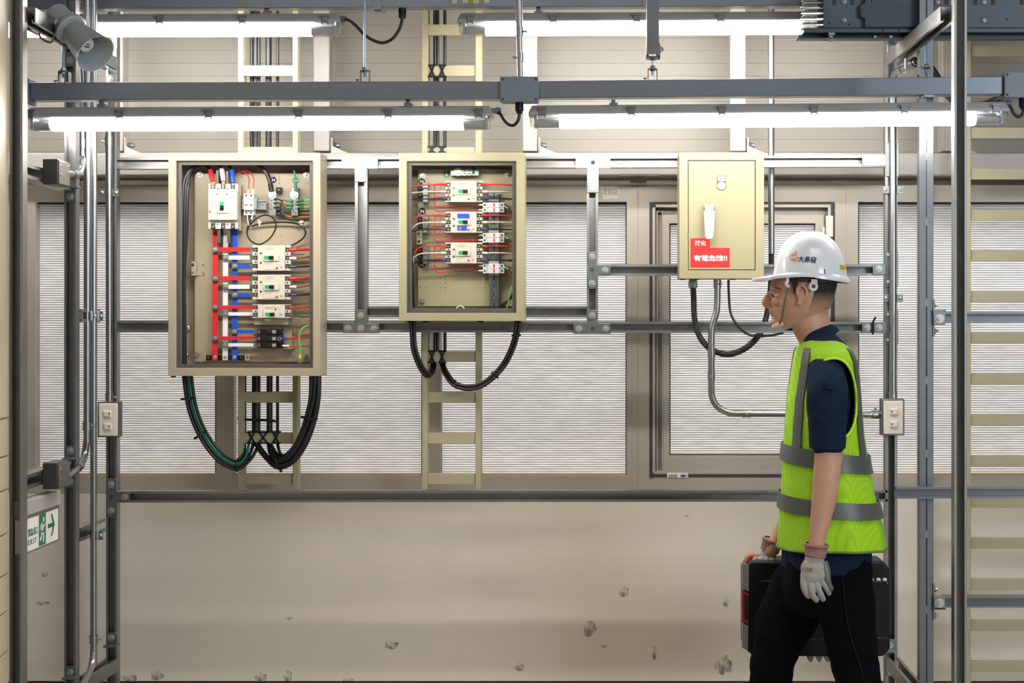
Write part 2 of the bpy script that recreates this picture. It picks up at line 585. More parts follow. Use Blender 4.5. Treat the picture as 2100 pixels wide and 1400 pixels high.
# white square columns standing on the girt, and the girt
def column(x0, x1, name):
    r = sroot(name, P((x0 + x1) / 2, 310, 6.22))
    c = MB()
    a, b = P(x0, 310, 6.22), P(x1, 0, 6.22)
    c.box(a.x, b.x, 6.22, 6.30, a.z, 3.2)
    c.build('steel_column', WHITEP, r, bevel=0.004)
    k = MB()
    e = P(x1, 0, 6.22).x
    z0, z1 = P(0, 318, 6.22).z, P(0, 282, 6.22).z
    k.box(e + 0.003, e + 0.010, 6.22, 6.29, z0, z1).box(e + 0.003, e + 0.07, 6.22, 6.29, z0, z0 + 0.007)
    k.build('angle_cleat', WHITEP, r, bevel=0.001)
    zc = P(0, 297, 6.22).z
    n = MB().cyl((e + 0.010, 6.25, zc), (e + 0.020, 6.25, zc), 0.013, 6).cyl((e + 0.020, 6.25, zc), (e + 0.031, 6.25, zc), 0.0075, 12)
    n.build('bolt', ZINC, r)
    w = MB()
    w.prism([(e + 0.010, 6.21, z0 + 0.007), (e + 0.085, 6.21, z0 + 0.0), (e + 0.05, 6.21, z0 + 0.012), (e + 0.010, 6.21, z0 + 0.03)], (0, 0.05, 0))
    w.build('weld_bead', mat('weld', (190, 184, 172), 0.5, 0.2, 0.3, 120, 0.8, 220), r)
    return r
for i, (x0, x1) in enumerate(((225, 252), (642, 676), (1071, 1102), (1497, 1530), (1932, 1966))):
    column(x0, x1, 'trim_%d' % (i + 1))
g = MB()
a, b = P(0, 360, 6.2), P(0, 313, 6.2)
g.box(-2.6, 3.2, 6.2, 6.33, a.z, b.z)
gt = struct(g.build('trim_6', WHITEP, bevel=0.006, seg=3))
MB().fb(1268, 357, 1353, 361, 6.19, 0.09).build('packer_plate', GALV, gt)
MB().fb(1293, 361, 1326, 378, 6.24, 0.07).build('packer_block', WHITEP, gt)
for x in (1276, 1346):
    MB().fb(x - 3, 361, x + 3, 365, 6.2, 0.02).build('bolt', ZINC, gt)
# dark recess above the window head
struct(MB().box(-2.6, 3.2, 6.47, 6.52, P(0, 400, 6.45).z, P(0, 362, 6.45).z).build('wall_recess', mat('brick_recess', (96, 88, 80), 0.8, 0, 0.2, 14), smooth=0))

# windows: head band, sill band, mullions, ribbed translucent panes
def fixed_window(name, fx0, fx1, px0, px1, pt=418, pb=972, ft=379, fbm=1012):
    r = sroot(name, P((fx0 + fx1) / 2, fbm, Yw))
    fr = MB().frame(fx0, ft, fx1, fbm, px0, pt - 4, px1, pb + 3, Yw, 0.05)
    fr.build('window_frame', ALU, r, bevel=0.001)
    MB().frame(px0 - 1, pt - 5, px1 + 1, pb + 4, px0 + 2, pt, px1 - 2, pb, Yw + 0.030, 0.012).build('glazing_gasket', GASK, r)
    q = MB().fb(px0 - 4, pt - 8, px1 + 4, pb + 10, Yw + 0.050, 0.01)
    q.build('pane', PANE, r, smooth=0)
    MB().fb(px0 + 1, pb - 1, px1 - 1, pb + 3.5, Yw + 0.004, 0.045).build('sill_bead', mat('sill_wood', (190, 160, 128), 0.5), r)
    return r
fixed_window('window_1', -120, 461, 73, 443)
fixed_window('window_2', 461, 884, 479, 866)
fixed_window('window_3', 884, 1308, 904, 1285)
fixed_window('window_4', 1735, 2300, 1760, 2290)
# sliding window
w5 = sroot('window_5', P(1520, 1012, Yw))
MB().frame(1308, 379, 1735, 1012, 1344, 414, 1712, 978, Yw, 0.05).build('window_frame', ALU, w5, bevel=0.001)
MB().frame(1332, 414, 1712, 978, 1338, 419, 1704, 972, Yw - 0.002, 0.01).build('track_gasket', GASK, w5)
MB().frame(1338, 419, 1704, 972, 1344, 425, 1698, 966, Yw - 0.001, 0.02).build('track', ALU, w5, bevel=0.0006)
MB().frame(1346, 432, 1360, 968, 1349, 435, 1357, 965, Yw + 0.012, 0.03).build('side_channel', ALU, w5, bevel=0.001)
s5 = MB().frame(1360, 440, 1690, 966, 1373, 458, 1672, 934, Yw + 0.010, 0.03)
s5 = s5.build('sash', ALU, w5, bevel=0.001)
MB().frame(1372, 457, 1673, 935, 1375, 461, 1670, 931, Yw + 0.025, 0.012).build('glazing_gasket', GASK, s5)
MB().fb(1369, 454, 1676, 938, Yw + 0.042, 0.008).build('pane', PANE, s5, smooth=0)
MB().frame(1312, 385, 1730, 1008, 1371, 456, 1674, 936, Yw + 0.0415, 0.012).build('frame_back', ALU, w5)
MB().fb(1694, 442, 1709, 486, Yw - 0.012, 0.014).fb(1686, 465, 1692, 480, Yw - 0.008, 0.014).build('sash_lock', CREAMSW, w5, bevel=0.003)
MB().fb(1334, 414, 1345, 424, Yw - 0.004, 0.004).fb(1332, 969, 1341, 979, Yw - 0.004, 0.004).build('corner_block', GASK, w5)
lb = MB().fb(1368, 969, 1411, 979, Yw - 0.0035, 0.0015).build('maker_label', PAPER, w5)
text('lettering', '品質保證', 0.011, INK, lb, front(1380, 975.5, Yw - 0.0037), width=0.03)
MB().fb(1396, 973, 1405, 978, Yw - 0.0038, 0.0003).build('mark', BLUE, lb)
MB().fb(1405, 973, 1409, 977, Yw - 0.0038, 0.0003).build('mark', ORANGE, lb)
# handwritten note stuck on the window head
nt_ = MB().fpoly([(1231, 382), (1262, 382), (1268, 385), (1270, 392), (1268, 408), (1237, 408)], Yw - 0.0012, 0.0006)
nt_ = tag(nt_.build('paper_note', PAPER), 'torn white paper note with handwriting stuck on window frame above ribbed pane', 'note')
text('handwriting', '活化區', 0.028, INK, nt_, front(1251, 392, Yw - 0.0013, -0.05), bold=-0.0003, width=0.055)
# ================================================================== strut framework
def plate(par, polys, bolts, holes=(), Y=Yr - 0.0055, d=0.005, r=0.0075, name='tee_plate'):
    m = MB()
    for p in polys:
        m.fpoly(p, Y, d)
    o = m.build(name, ZINC, par, bevel=0.0008)
    for x, y in bolts:
        MB().hexbolt(P(x, y, Y), r).build('bolt', BOLT, o, smooth=30)
    for x, y in holes:
        c = P(x, y, Y)
        MB().cyl(c - Vector((0, 0.0004, 0)), c, 0.0068, 18).build('bolt_hole', GASK, o)
    return o


def R(x0, y0, x1, y1):
    return [(x0, y0), (x1, y0), (x1, y1), (x0, y1)]


def rail(x0, x1, y0, y1, Y, label, w=0.0375, name='strut_rail', m=None):
    o = MB().channel(P(x0, y0, Y), P(x1, y1, Y), (0, -1, 0), w).build(name, m or GALV, smooth=0)
    return tag(o, label, 'strut rail')


def post(px, Y, z0, z1, label, w=0.041, m=None):
    x = P(px, 0, Y).x
    o = MB().channel((x, Y, z0), (x, Y, z1), (0, -1, 0), w).build('strut_post', m or GALV, smooth=0)
    return tag(o, label, 'strut post')


r1 = rail(240, 1816, 334.5, 330, Yr, 'long galvanised strut rail running behind the tops of the three cabinets')
plate(r1, [[(700, 323), (775, 323), (775, 346), (751, 346), (751, 373), (727, 373), (727, 346), (700, 346)]], ((709, 334.5), (737, 334.5), (765, 334.5), (738.5, 363)))
plate(r1, [[(1180, 322), (1252, 322), (1252, 345), (1228, 345), (1228, 395), (1204, 395), (1204, 345), (1180, 345)]], ((1192, 333), (1240, 333), (1216, 358), (1216, 383)), ((1216, 333),))
plate(r1, [R(1768, 316, 1818, 340), R(1818, 292, 1825, 362), R(1837, 292, 1843, 362)], ((1780, 328), (1805, 328)), name='corner_plate')
r2 = rail(240, 1816, 669, 671.5, Yr, 'galvanised strut rail crossing below the smaller open cabinet at mid height')
plate(r2, [[(729, 635), (752, 635), (752, 663), (778, 663), (778, 683), (703, 683), (703, 663), (729, 663)]], ((740, 647), (713.5, 673), (740, 673), (767, 673)))
plate(r2, [[(1203, 635), (1226, 635), (1226, 663), (1252, 663), (1252, 684), (1176, 684), (1176, 663), (1203, 663)]], ((1214.5, 647), (1187, 674), (1242, 674)), ((1215, 674),))
plate(r2, [R(1768, 660, 1791, 683), R(1792.5, 660, 1818, 683)], ((1779, 671.5), (1803, 671.5)), name='splice_plate')
MB().tube([P(1790, 686, 5.985), P(1790, 662, 5.985), P(1796, 650, 5.98)], 0.0022, 6, 3, sec=(1, 1.6)).build('cable_tie', BLACKP, r2)
r3 = rail(753, 1204, 639, 639, Yr + 0.012, 'short recessed strut rail just under the smaller open cabinet')
r4 = rail(1226, 1812, 553.5, 553.5, Yr, 'strut rail running behind the closed cabinet towards the helmet')
plate(r4, [R(1790, 541, 1816, 563)], ((1803, 551),), name='end_plate')
r5 = rail(240, 1820, 1018.5, 1016.5, Yr, 'lowest long strut rail under the windows along the metal wall sheet')
v1 = tag(MB().channel(P(740.5, 346, Yr), P(740.5, 662, Yr), (0, -1, 0), 0.041).build('strut_post', GALV, smooth=0), 'short upright strut between the two open cabinets', 'strut post')
v2 = tag(MB().channel(P(1215, 345, Yr), P(1215, 661, Yr), (0, -1, 0), 0.037).build('strut_post', GALV, smooth=0), 'short upright strut between the smaller open cabinet and closed cabinet', 'strut post')
plate(v2, [[(1204, 516), (1225, 516), (1225, 543), (1252, 543), (1252, 564), (1225, 564), (1225, 592), (1204, 592)]], ((1214, 526), (1214, 581), (1241, 554)), ((1214, 553),))

pl = post(228.5, Yr, 0, 3.1, 'upright strut post carrying the two-gang switch beside the larger open cabinet', 0.036)
plate(pl, [[(217, 981), (240, 981), (240, 1007), (266, 1007), (266, 1030), (240, 1030), (240, 1061), (217, 1061)]], ((228, 993), (256, 1019), (228, 1047)), ((228, 1019),))
plate(pl, [R(217, 1297, 240, 1326)], ((228, 1307),), name='angle_bracket')
MB().fb(211, 1324, 240, 1328, Yr - 0.045, 0.045).build('bracket_foot', ZINC, pl, bevel=0.0008)
plate(pl, [R(217, 97, 239, 120)], ((226, 107),), name='angle_bracket')
plate(pl, [R(217, 152, 239, 176)], ((226, 164),), name='angle_bracket')
pr = post(1828, Yr, 0, 3.1, 'upright strut post behind the worker, carrying the switch with conduit above', 0.040)
plate(pr, [R(1817, 1310, 1839, 1336)], ((1825, 1323),), name='angle_bracket')
MB().fb(1813, 1334, 1841, 1339, Yr - 0.045, 0.045).build('bracket_foot', ZINC, pr, bevel=0.0008)
plate(pr, [R(1820, 90, 1843, 118)], ((1832, 101),), name='angle_bracket')
plate(pr, [R(1817, 1356, 1839, 1386)], ((1825, 1375),), name='angle_bracket')
plate(pr, [R(1818, 514, 1825, 588), R(1837, 514, 1842, 588)], ((1821, 523), (1821, 578)), name='side_plate', r=0.004)
plate(pr, [R(1818, 635, 1825, 706), R(1837, 635, 1842, 706)], ((1821, 645), (1821, 697)), name='side_plate', r=0.004)

Yml = 5.54
ml = post(143.5, Yml, 0, 3.1, 'upright strut post in the middle of the side frame under the horn speaker', 0.035)
for y0, y1, yb in ((383, 414, 403), (914, 942, 924), (978, 1000, 987), (1365, 1392, 1378), (106, 136, 124)):
    plate(ml, [R(131.5, y0, 156, y1)], ((144, yb),), Y=Yml - 0.0055, name='angle_bracket', r=0.007)
for y in (383, 942, 1392):
    MB().fb(126, y - 2, 158, y + 2, Yml - 0.045, 0.045).build('bracket_foot', ZINC, ml, bevel=0.0008)
Yfl = 4.95
fl = post(33, Yfl, 0, 3.1, 'front strut post standing in front of the cream board wall', 0.036)
fr_ = post(1970, Yfl - 0.05, 0, 3.1, 'front strut post standing in front of the wide cable ladder', 0.034)
# double strut with a seam
Ymr = 5.56
x = P(1900, 0, Ymr).x
m = MB()
m.box(x - 0.0215, x - 0.0012, Ymr, Ymr + 0.041, 0, 3.1).box(x + 0.0012, x + 0.0215, Ymr, Ymr + 0.041, 0, 3.1).box(x - 0.0013, x + 0.0013, Ymr + 0.003, Ymr + 0.038, 0, 3.1)
mr = tag(m.build('strut_post', GALVD, bevel=0.001), 'closed-faced double strut post with a central seam between worker and ladder', 'strut post')
for y in (320, 455, 620, 780, 930, 1095, 1250):
    MB().fb(1898, y - 8, 1902, y + 8, Ymr - 0.0006, 0.003).build('seam_weld', ZINC, mr)
for yc, lab in ((651, 'strut arm level with the middle rail running right across the wide ladder'), (1234, 'low strut arm crossing the bottom of the wide cable ladder')):
    a = rail(1936, 2320, yc, yc, Ymr + 0.005, lab, 0.034, 'strut_brace', GALVD)
    s = 1 if yc < 900 else -1
    m = MB().fb(1915, yc - 12, 1939, yc + 15, Ymr - 0.014, 0.005).fb(1914, yc - 14 * s - 2, 1940, yc - 14 * s + 2, Ymr - 0.014, 0.05).fb(1913.5, yc - 38, 1917, yc + 38, Ymr - 0.005, 0.035)
    k = m.build('end_bracket', ZINC, a, bevel=0.0008)
    MB().hexbolt(P(1927, yc + 2, Ymr - 0.014), 0.009).build('bolt', BOLT, k)
    for dy in (-26, 28):
        MB().hexbolt(P(1917.2, yc + dy, Ymr + 0.01), 0.0055, (1, 0, 0)).build('bolt', BOLT, k)
r5b = rail(1838, 2320, 1010.5, 1009, 5.50, 'strut rail in front of the double post under the windows on the ladder side', 0.035, m=GALVD)


# struts that run from the rear frame towards the camera
def depth_strut(label, X0, Y0, Z0, X1, Y1, Z1, opn, w=0.041, m=None):
    return tag(MB().channel((X0, Y0, Z0), (X1, Y1, Z1), opn, w).build('strut_brace', m or GALV, smooth=0), label, 'strut arm')


xl = P(230, 0, Yr).x
s1 = depth_strut('strut arm above the horn speaker tying front and rear posts', xl + 0.005, 5.96, 2.335, -1.545, 5.0, 2.335, (0, 0, -1))
s2 = depth_strut('strut arm carrying the upper square junction box on the side frame', -1.553, 5.0, 1.932, -1.575, 5.53, 1.932, (1, 0, 0))
s3 = depth_strut('strut arm carrying the lower square junction box above the exit sign', -1.553, 5.0, 1.076, -1.575, 5.53, 1.076, (1, 0, 0))
s4 = depth_strut('bottom strut arm joining two side posts near the conduit elbow', -1.578, 5.60, 0.415, -1.575, 5.98, 0.415, (0, 0, 1))
s5 = depth_strut('short strut stub holding the lower conduit saddle', -1.566, 5.59, 0.865, -1.562, 5.86, 0.865, (1, 0, 0))
s6 = depth_strut('short strut stub holding the double conduit saddle', -1.566, 5.59, 1.535, -1.562, 5.80, 1.535, (1, 0, 0))
xr = P(1828, 0, Yr).x
s7 = depth_strut('strut arm supporting the dark busway beside the corrugated hose', xr - 0.002, 5.95, 2.349, 0.965, 4.97, 2.334, (0, 0, -1))
MB().tube([P(1858, 141, 5.70), P(1858, 120, 5.70)], 0.005, 10, 0).build('clamp_screw', BOLT, s7)
s8 = depth_strut('bottom strut arm running towards the viewer behind the worker', xr - 0.004, 5.95, 0.425, 0.972, 4.97, 0.425, (0, 0, 1))


# ================================================================== conduits
def clampon(par, x0, x1, y, Y, rpx, h=15):
    """two-eared saddle over a pipe between x0..x1 in the picture"""
    k = MB().fb(x0, y - h / 2, x1, y + h / 2, Y + 0.006, 0.002)
    c = (x0 + x1) / 2
    rr = rpx * Y / F
    z0, z1 = P(0, y + h / 2, Y).z, P(0, y - h / 2, Y).z
    k.cyl((P(c, 0, Y).x, Y + 0.004, z0), (P(c, 0, Y).x, Y + 0.004, z1), rr + 0.0012, 20)
    o = k.build('saddle_clamp', ZINC, par, bevel=0.0006)
    for xx in (x0 + 5, x1 - 5):
        q = P(xx, y, Y + 0.006)
        MB().ball(q, (0.006, 0.004, 0.006)).build('screw', BOLT, o)
    return o


def coupling(par, a, b, r, screw=None):
    o = MB().cyl(a, b, r, 20)
    d = (Vector(b) - Vector(a)).normalized()
    o.cyl(Vector(a), Vector(a) + d * 0.003, r * 1.06, 20).cyl(Vector(b) - d * 0.003, Vector(b), r * 1.06, 20)
    o = o.build('coupling', PIPE, par)
    if screw is not None:
        mid = (Vector(a) + Vector(b)) / 2
        s = Vector(screw)
        MB().cyl(mid + s * r * 0.9, mid + s * (r + 0.008), 0.003, 8).cyl(mid + s * (r + 0.006), mid + s * (r + 0.010), 0.0048, 6).build('set_screw', BOLT, o)
    return o


def pipe(label, pts, r, name='conduit', m=None, n=18, res=7):
    o = MB().tube([P(*p) for p in pts], r, n, res).build(name, m or PIPE)
    return tag(o, label, 'conduit')


Yc = 5.65
c3 = pipe('steel conduit bending down into the upper square junction box', [(156, -40, Yc), (157, 20, Yc), (163, 160, Yc), (168, 230, Yc), (169, 310, Yc), (168.5, 330, 5.64), (166, 348, 5.62), (160, 357, 5.56), (150, 358, 5.48), (134, 354, 5.33)], 0.0104)
coupling(c3, P(169, 303, Yc), P(169, 286, Yc), 0.0125, (1, 0, 0))
coupling(c3, P(157, 26, Yc), P(156.5, 2, Yc), 0.0125)
coupling(c3, P(158, 358, 5.54), P(149, 357.8, 5.47), 0.0125)
c1 = pipe('steel conduit bending down into the lower square junction box', [(179, -40, Yc), (179, 400, Yc), (178.5, 860, Yc), (178, 900, Yc), (174, 930, Yc), (168, 948, 5.60), (158, 960, 5.54), (146, 970, 5.46), (132, 980, 5.33)], 0.0106)
coupling(c1, P(178.5, 865, Yc), P(178.5, 881, Yc), 0.0132, (1, 0, 0))
coupling(c1, P(165, 954, 5.58), P(160, 959, 5.55), 0.0125)
c2 = pipe('long steel conduit running down to an elbow at the bottom of the frame', [(192, -40, Yc + .01), (192, 600, Yc + .01), (192, 1300, Yc + .01), (191.5, 1340, Yc), (187, 1368, Yc - .03), (176, 1392, Yc - .12), (160, 1418, Yc - .3)], 0.0106)
coupling(c2, P(192, 1302, Yc + .01), P(192, 1318, Yc + .01), 0.0132, (1, 0, 0))
clampon(c2, 184, 211, 1097, Yc + .01, 7.2, 19)
clampon(c1, 171, 199, 648, Yc - .002, 7.2, 19)
clampon(c2, 186, 211, 648, Yc + .012, 7.2, 19)
Yp = Yr - 0.017
c4 = pipe('steel conduit dropping into the switch box beside the larger open cabinet', [(223, 262, Yp), (223.5, 500, Yp), (224, 812, Yp)], 0.0108)
coupling(c4, P(223, 299, Yp), P(223, 281, Yp), 0.0128, (-1, 0, 0))
coupling(c4, P(224, 822, Yp), P(224, 807, Yp), 0.0128, (1, 0, 0))
clampon(c4, 205, 243, 395, Yp, 7)
c5 = pipe('steel conduit dropping into the switch box behind the worker', [(1880, 126, 5.72), (1866, 134, 5.76), (1848, 143, 5.88), (1836, 152, 5.95), (1832, 168, Yp), (1831.5, 200, Yp), (1831.5, 500, Yp), (1831, 806, Yp)], 0.0118)
coupling(c5, P(1831, 819, Yp), P(1831, 803, Yp), 0.0138, (0, -1, 0))
coupling(c5, P(1852, 141, 5.85), P(1842, 147, 5.92), 0.0135)
MB().lathe([(0, 0.017), (0.02, 0.017), (0.02, 0.0125), (-0.004, 0.0125)], P(1877, 127, 5.73), P(1866, 134, 5.76) - P(1877, 127, 5.73), 20, False).build('bell_mouth', PIPE, c5)
clampon(c5, 1811, 1853, 389, Yp, 7.4)
clampon(c5, 1812, 1852, 611, Yp, 7.4)
c9 = pipe('upright steel conduit behind the rail beside the closed cabinet', [(1581, -40, 6.12), (1581.5, 300, 6.12), (1582, 520, 6.12)], 0.0108)
c10 = pipe('steel conduit dropping from above into the lighting junction box', [(1064, -40, 5.46), (1065, 60, 5.46), (1067, 158, 5.46)], 0.0105)
coupling(c10, P(1066, 55, 5.46), P(1066, 74, 5.46), 0.0118, (1, 0, 0))
coupling(c10, P(1067, 108, 5.46), P(1067, 128, 5.46), 0.0118, (-1, 0, 0))
Y6 = 5.92
c6 = pipe('steel conduit dropping from the closed cabinet and bending across behind the worker', [(1471, 572, Y6), (1471, 615, Y6), (1469, 640, Y6), (1461, 668, Y6), (1459, 690, Y6), (1459, 740, Y6), (1459, 800, Y6), (1462, 818, Y6), (1470, 832, Y6), (1484, 842, Y6), (1500, 847, Y6), (1530, 848, Y6), (1680, 849, Y6 + .01), (1808, 850, Y6 + .03)], 0.0108)
coupling(c6, P(1471, 590, Y6), P(1471, 574, Y6), 0.0126, (0.5, -0.86, 0))
coupling(c6, P(1459, 718, Y6), P(1459, 733, Y6), 0.0124)
coupling(c6, P(1459, 762, Y6), P(1459, 779, Y6), 0.0124, (0, -1, 0))
coupling(c6, P(1522, 848, Y6), P(1539, 848, Y6), 0.0124, (0.0, -1, 0.1))
coupling(c6, P(1788, 850, Y6 + .025), P(1802, 850, Y6 + .03), 0.0130, (0, 0, 1))


def corrugated(label, pts, r, pitch=0.0074, name='corrugated_hose'):
    t = MB().tube([P(*p) for p in pts], 1.0, 3, 14)
    k = len(t.v) // 3
    q = [sum((t.v[i * 3 + j] for j in range(3)), Vector()) / 3 for i in range(k)]
    out, rs, acc, nxt, ph = [q[0]], [r], 0.0, pitch / 4, 0
    for i in range(k - 1):
        L = (q[i + 1] - q[i]).length
        while acc + L >= nxt:
            f = (nxt - acc) / L
            out.append(q[i].lerp(q[i + 1], f))
            ph += 1
            rs.append(r * (1.0, 0.99, 0.84, 0.85)[ph % 4])
            nxt += pitch / 4
        acc += L
    o = MB().tube(out, rs, 14, 0).build(name, BLACK, smooth=25)
    return tag(o, label, 'hose')


h1 = corrugated('black corrugated hose looping under the closed cabinet', [(1421, 585, 5.93), (1422.5, 610, 5.93), (1424, 650, 5.93), (1431, 682, 5.93), (1448, 708, 5.94), (1470, 722, 5.95), (1497, 726, 5.97), (1525, 716, 6.0), (1550, 695, 6.05), (1566, 668, 6.10), (1574, 635, 6.12), (1580, 590, 6.12), (1582, 512, 6.12)], 0.0104)
MB().cyl(P(1421, 576, 5.93), P(1421, 590, 5.93), 0.0152, 8).cyl(P(1421, 572, 5.93), P(1421, 577, 5.93), 0.013, 16).build('hose_gland', ZINC, h1, bevel=0.001)
h2 = corrugated('black corrugated hose hanging from the bell mouth under the busway arm', [(1874, 129, 5.74), (1888, 124, 5.70), (1903, 132, 5.68), (1918, 152, 5.68), (1935, 182, 5.70), (1955, 206, 5.72), (1985, 222, 5.72), (2020, 214, 5.72), (2048, 202, 5.72), (2075, 190, 5.74)], 0.0125)
cb = tag(MB().tube([P(1494, 574, 5.93), P(1494.5, 600, 5.93), P(1498, 640, 5.93), (P(1510, 664, 5.93)), P(1527, 681, 5.94), P(1548, 689, 5.95), P(1575, 688, 5.97), P(1602, 683, 6.0), P(1640, 668, 6.05)], 0.0042, 10, 7).build('cable', BLACK), 'thin black cable hanging from the closed cabinet behind the face', 'cable')
MB().fb(1549, 684, 1566, 692, 5.94, 0.02).build('cable_tie', BLACKP, cb, bevel=0.001)


# ================================================================== cable ladders
def ladder(label, xa, xb, sw, Y, y0, y1, rungs, rh=21.8):
    r = thing('cable_ladder', label, 'cable ladder', P((xa + xb) / 2, y1, Y))
    for x in (xa, xb):
        a, b = P(x, y1, Y), P(x + sw, y0, Y)
        m = MB().box(a.x, b.x, Y, Y + 0.055, a.z, b.z)
        m.box(a.x + 0.0005, b.x + 0.0018, Y + 0.012, Y + 0.016, a.z, b.z).box(a.x + 0.0005, b.x + 0.0018, Y + 0.036, Y + 0.040, a.z, b.z)
        m.build('stile', LADDER, r, bevel=0.001)
    for y in rungs:
        MB().fb(xa + sw, y, xb, y + rh, Y + 0.006, 0.016).build('rung', LADDER, r, bevel=0.0008)
    return r


Yl = 6.055
l1 = ladder('cream cable ladder passing behind the larger open cabinet', 488, 600, 11, Yl, -60, 1006.5, [-33.5 + 83.7 * k for k in range(13)])
l2 = ladder('cream cable ladder passing behind the smaller open cabinet', 865.5, 975, 11.5, Yl, -60, 1006.5, [-33.5 + 83.7 * k for k in range(13)])
l3 = ladder('wide cream cable ladder with many rungs behind a front post', 1980, 2330, 11, Yl, -60, 1500, [8.9 + 84.1 * k for k in range(18)], 22.5)


def xtie(par, x0, x1, y0=886, y1=908, Y=Yl + 0.003):
    m = MB()
    w = 2.0
    m.fpoly([(x0 - w, y0), (x0 + w, y0), (x1 + w, y1), (x1 - w, y1)], Y, 0.002)
    m.fpoly([(x1 - w, y0), (x1 + w, y0), (x0 + w, y1), (x0 - w, y1)], Y - 0.002, 0.002)
    m.fb(x0 - 3, y0 - 2, x1 + 4, y0 + 1.5, Y - 0.001, 0.02).fb(x0 - 3, y1 - 1.5, x1 + 4, y1 + 1.5, Y - 0.001, 0.02)
    m.build('cable_tie', BLACKP, par, smooth=0)


for a, b in ((509, 522), (531, 548), (560, 571)):
    xtie(l1, a, b)
for a, b in ((881, 890), (902, 911)):
    xtie(l2, a, b, 720, 743)
    xtie(l2, a, b, 134, 156)
    xtie(l2, a - 1, b, 301, 312)
MB().fpoly([(487, 855), (500, 857), (560, 860), (569, 862), (569, 866), (540, 864), (487, 861)], Yl + 0.018, 0.003).build('cable_tie', BLACKP, l1)


# ================================================================== cables
def strand(path, off, r, label, m, group=None, name='cable', k=1.0):
    """one cable of a bundle: path of picture points, moved sideways by off pixels"""
    n = len(path)
    pts = []
    for i, p in enumerate(path):
        a, b = path[max(0, i - 1)], path[min(n - 1, i + 1)]
        dx, dy = b[0] - a[0], b[1] - a[1]
        L = math.hypot(dx, dy) or 1
        pts.append(P(p[0] - dy / L * off, p[1] + dx / L * off, p[2]))
    o = MB().tube(pts, r, 12, 7).build(name, m)
    return tag(o, label, 'cable', group)


Yb = 6.092
up = lambda u, l: [(u, -50, Yb), (u, 150, Yb), (u, 320, Yb), (l, 700, Yb), (l, 800, Yb), (l, 885, Yb)]
LB = [(506, 938, 6.05), (484, 954, 6.01), (450, 936, 5.97), (416, 890, 5.955), (394, 835, 5.95), (384, 768, 5.945)]
g1 = 'black cables looping into the larger cabinet from the ladder'
lab = 'thick black cable on the ladder looping into the larger open cabinet, hose-side bundle'
strand(up(504, 510) + [(510, 908, 6.085)] + LB, 8.0, 0.0056, 'black cable at the outside of the green-striped loop under the larger cabinet', BLACK)
strand([(514, 885, Yb), (514, 908, 6.085)] + LB, 3.4, 0.0045, 'green cable in the loop under the larger open cabinet', mat('green_cable', (0, 148, 112), 0.4))
strand(up(514, 518) + [(518, 908, 6.085)] + LB, -1.8, 0.0056, 'black cable beside the green one in the loop under the larger cabinet', BLACK)
c = strand(up(523, 523) + [(523, 908, 6.085)] + LB, -8.0, 0.0056, 'innermost black cable of the green-striped loop under the larger cabinet', BLACK)
for x, y, a in ((383, 817, 0.1), (409, 893, 0.55), (487, 955, 1.45)):
    q = P(x, y, 5.95 if y < 900 else 6.01)
    dv = Vector((math.cos(a), 0, math.sin(a)))
    MB().lathe([(-0.003, 0.0185), (-0.003, 0.0205), (0.003, 0.0205), (0.003, 0.0185)], q, Vector((-dv.z, 0, dv.x)), 20, False).box(q.x + dv.x * 0.021 - 0.004, q.x + dv.x * 0.021 + 0.004, q.y - 0.006, q.y + 0.002, q.z + dv.z * 0.021 - 0.004, q.z + dv.z * 0.021 + 0.004).build('cable_tie', BLACKP, c)
RB = [(553, 934, 6.05), (572, 950, 6.01), (598, 938, 5.975), (622, 902, 5.955), (638, 855, 5.95), (645, 812, 5.945), (646, 768, 5.945)]
strand(up(531, 533) + [(534, 908, 6.08)] + RB, 6.8, 0.0103, 'heavy black cable on the outside of the thick loop under the larger cabinet', BLACK)
c = strand(up(545, 547) + [(547, 908, 6.085)] + RB, -5.8, 0.0103, 'heavy black cable on the inside of the thick loop under the larger cabinet', BLACK)
RB2 = [(572, 930, 6.05), (586, 936, 6.01), (606, 915, 5.965), (622, 882, 5.945), (633, 845, 5.93), (640, 812, 5.925), (643, 768, 5.925)]
g = 'thin black cables beside the heavy loop'
for u, l, off in ((557, 559, 3.2), (566, 566, -3.2)):
    strand(up(u, l) + [(l, 908, 6.085)] + RB2, off, 0.0052, 'thinner black cable tucked in the thick loop under the larger cabinet', BLACK, g)
for x, y, a in ((636, 857, -0.15), (571, 950, 1.9)):
    q = P(x, y, 5.95 if y < 900 else 6.01)
    dv = Vector((math.cos(a), 0, math.sin(a)))
    MB().lathe([(-0.003, 0.0235), (-0.003, 0.0255), (0.003, 0.0255), (0.003, 0.0235)], q, Vector((-dv.z, 0, dv.x)), 20, False).box(q.x - dv.x * 0.026 - 0.004, q.x - dv.x * 0.026 + 0.004, q.y - 0.006, q.y + 0.002, q.z - dv.z * 0.026 - 0.004, q.z - dv.z * 0.026 + 0.004).build('cable_tie', BLACKP, c)
up2 = lambda u, l: [(u, -50, Yb), (u, 150, Yb), (u, 320, Yb), (l, 600, Yb), (l, 680, Yb), (l, 722, Yb)]
LB2 = [(889, 742, 6.085), (886, 762, 6.03), (877, 769, 5.985), (863, 752, 5.965), (850, 718, 5.955), (847, 688, 5.955), (846, 655, 5.955)]
RB3 = [(907, 744, 6.085), (914, 764, 6.03), (932, 787, 5.99), (962, 795, 5.97), (995, 785, 5.955), (1030, 752, 5.955), (1050, 715, 5.955), (1060, 680, 5.955), (1062, 655, 5.955)]
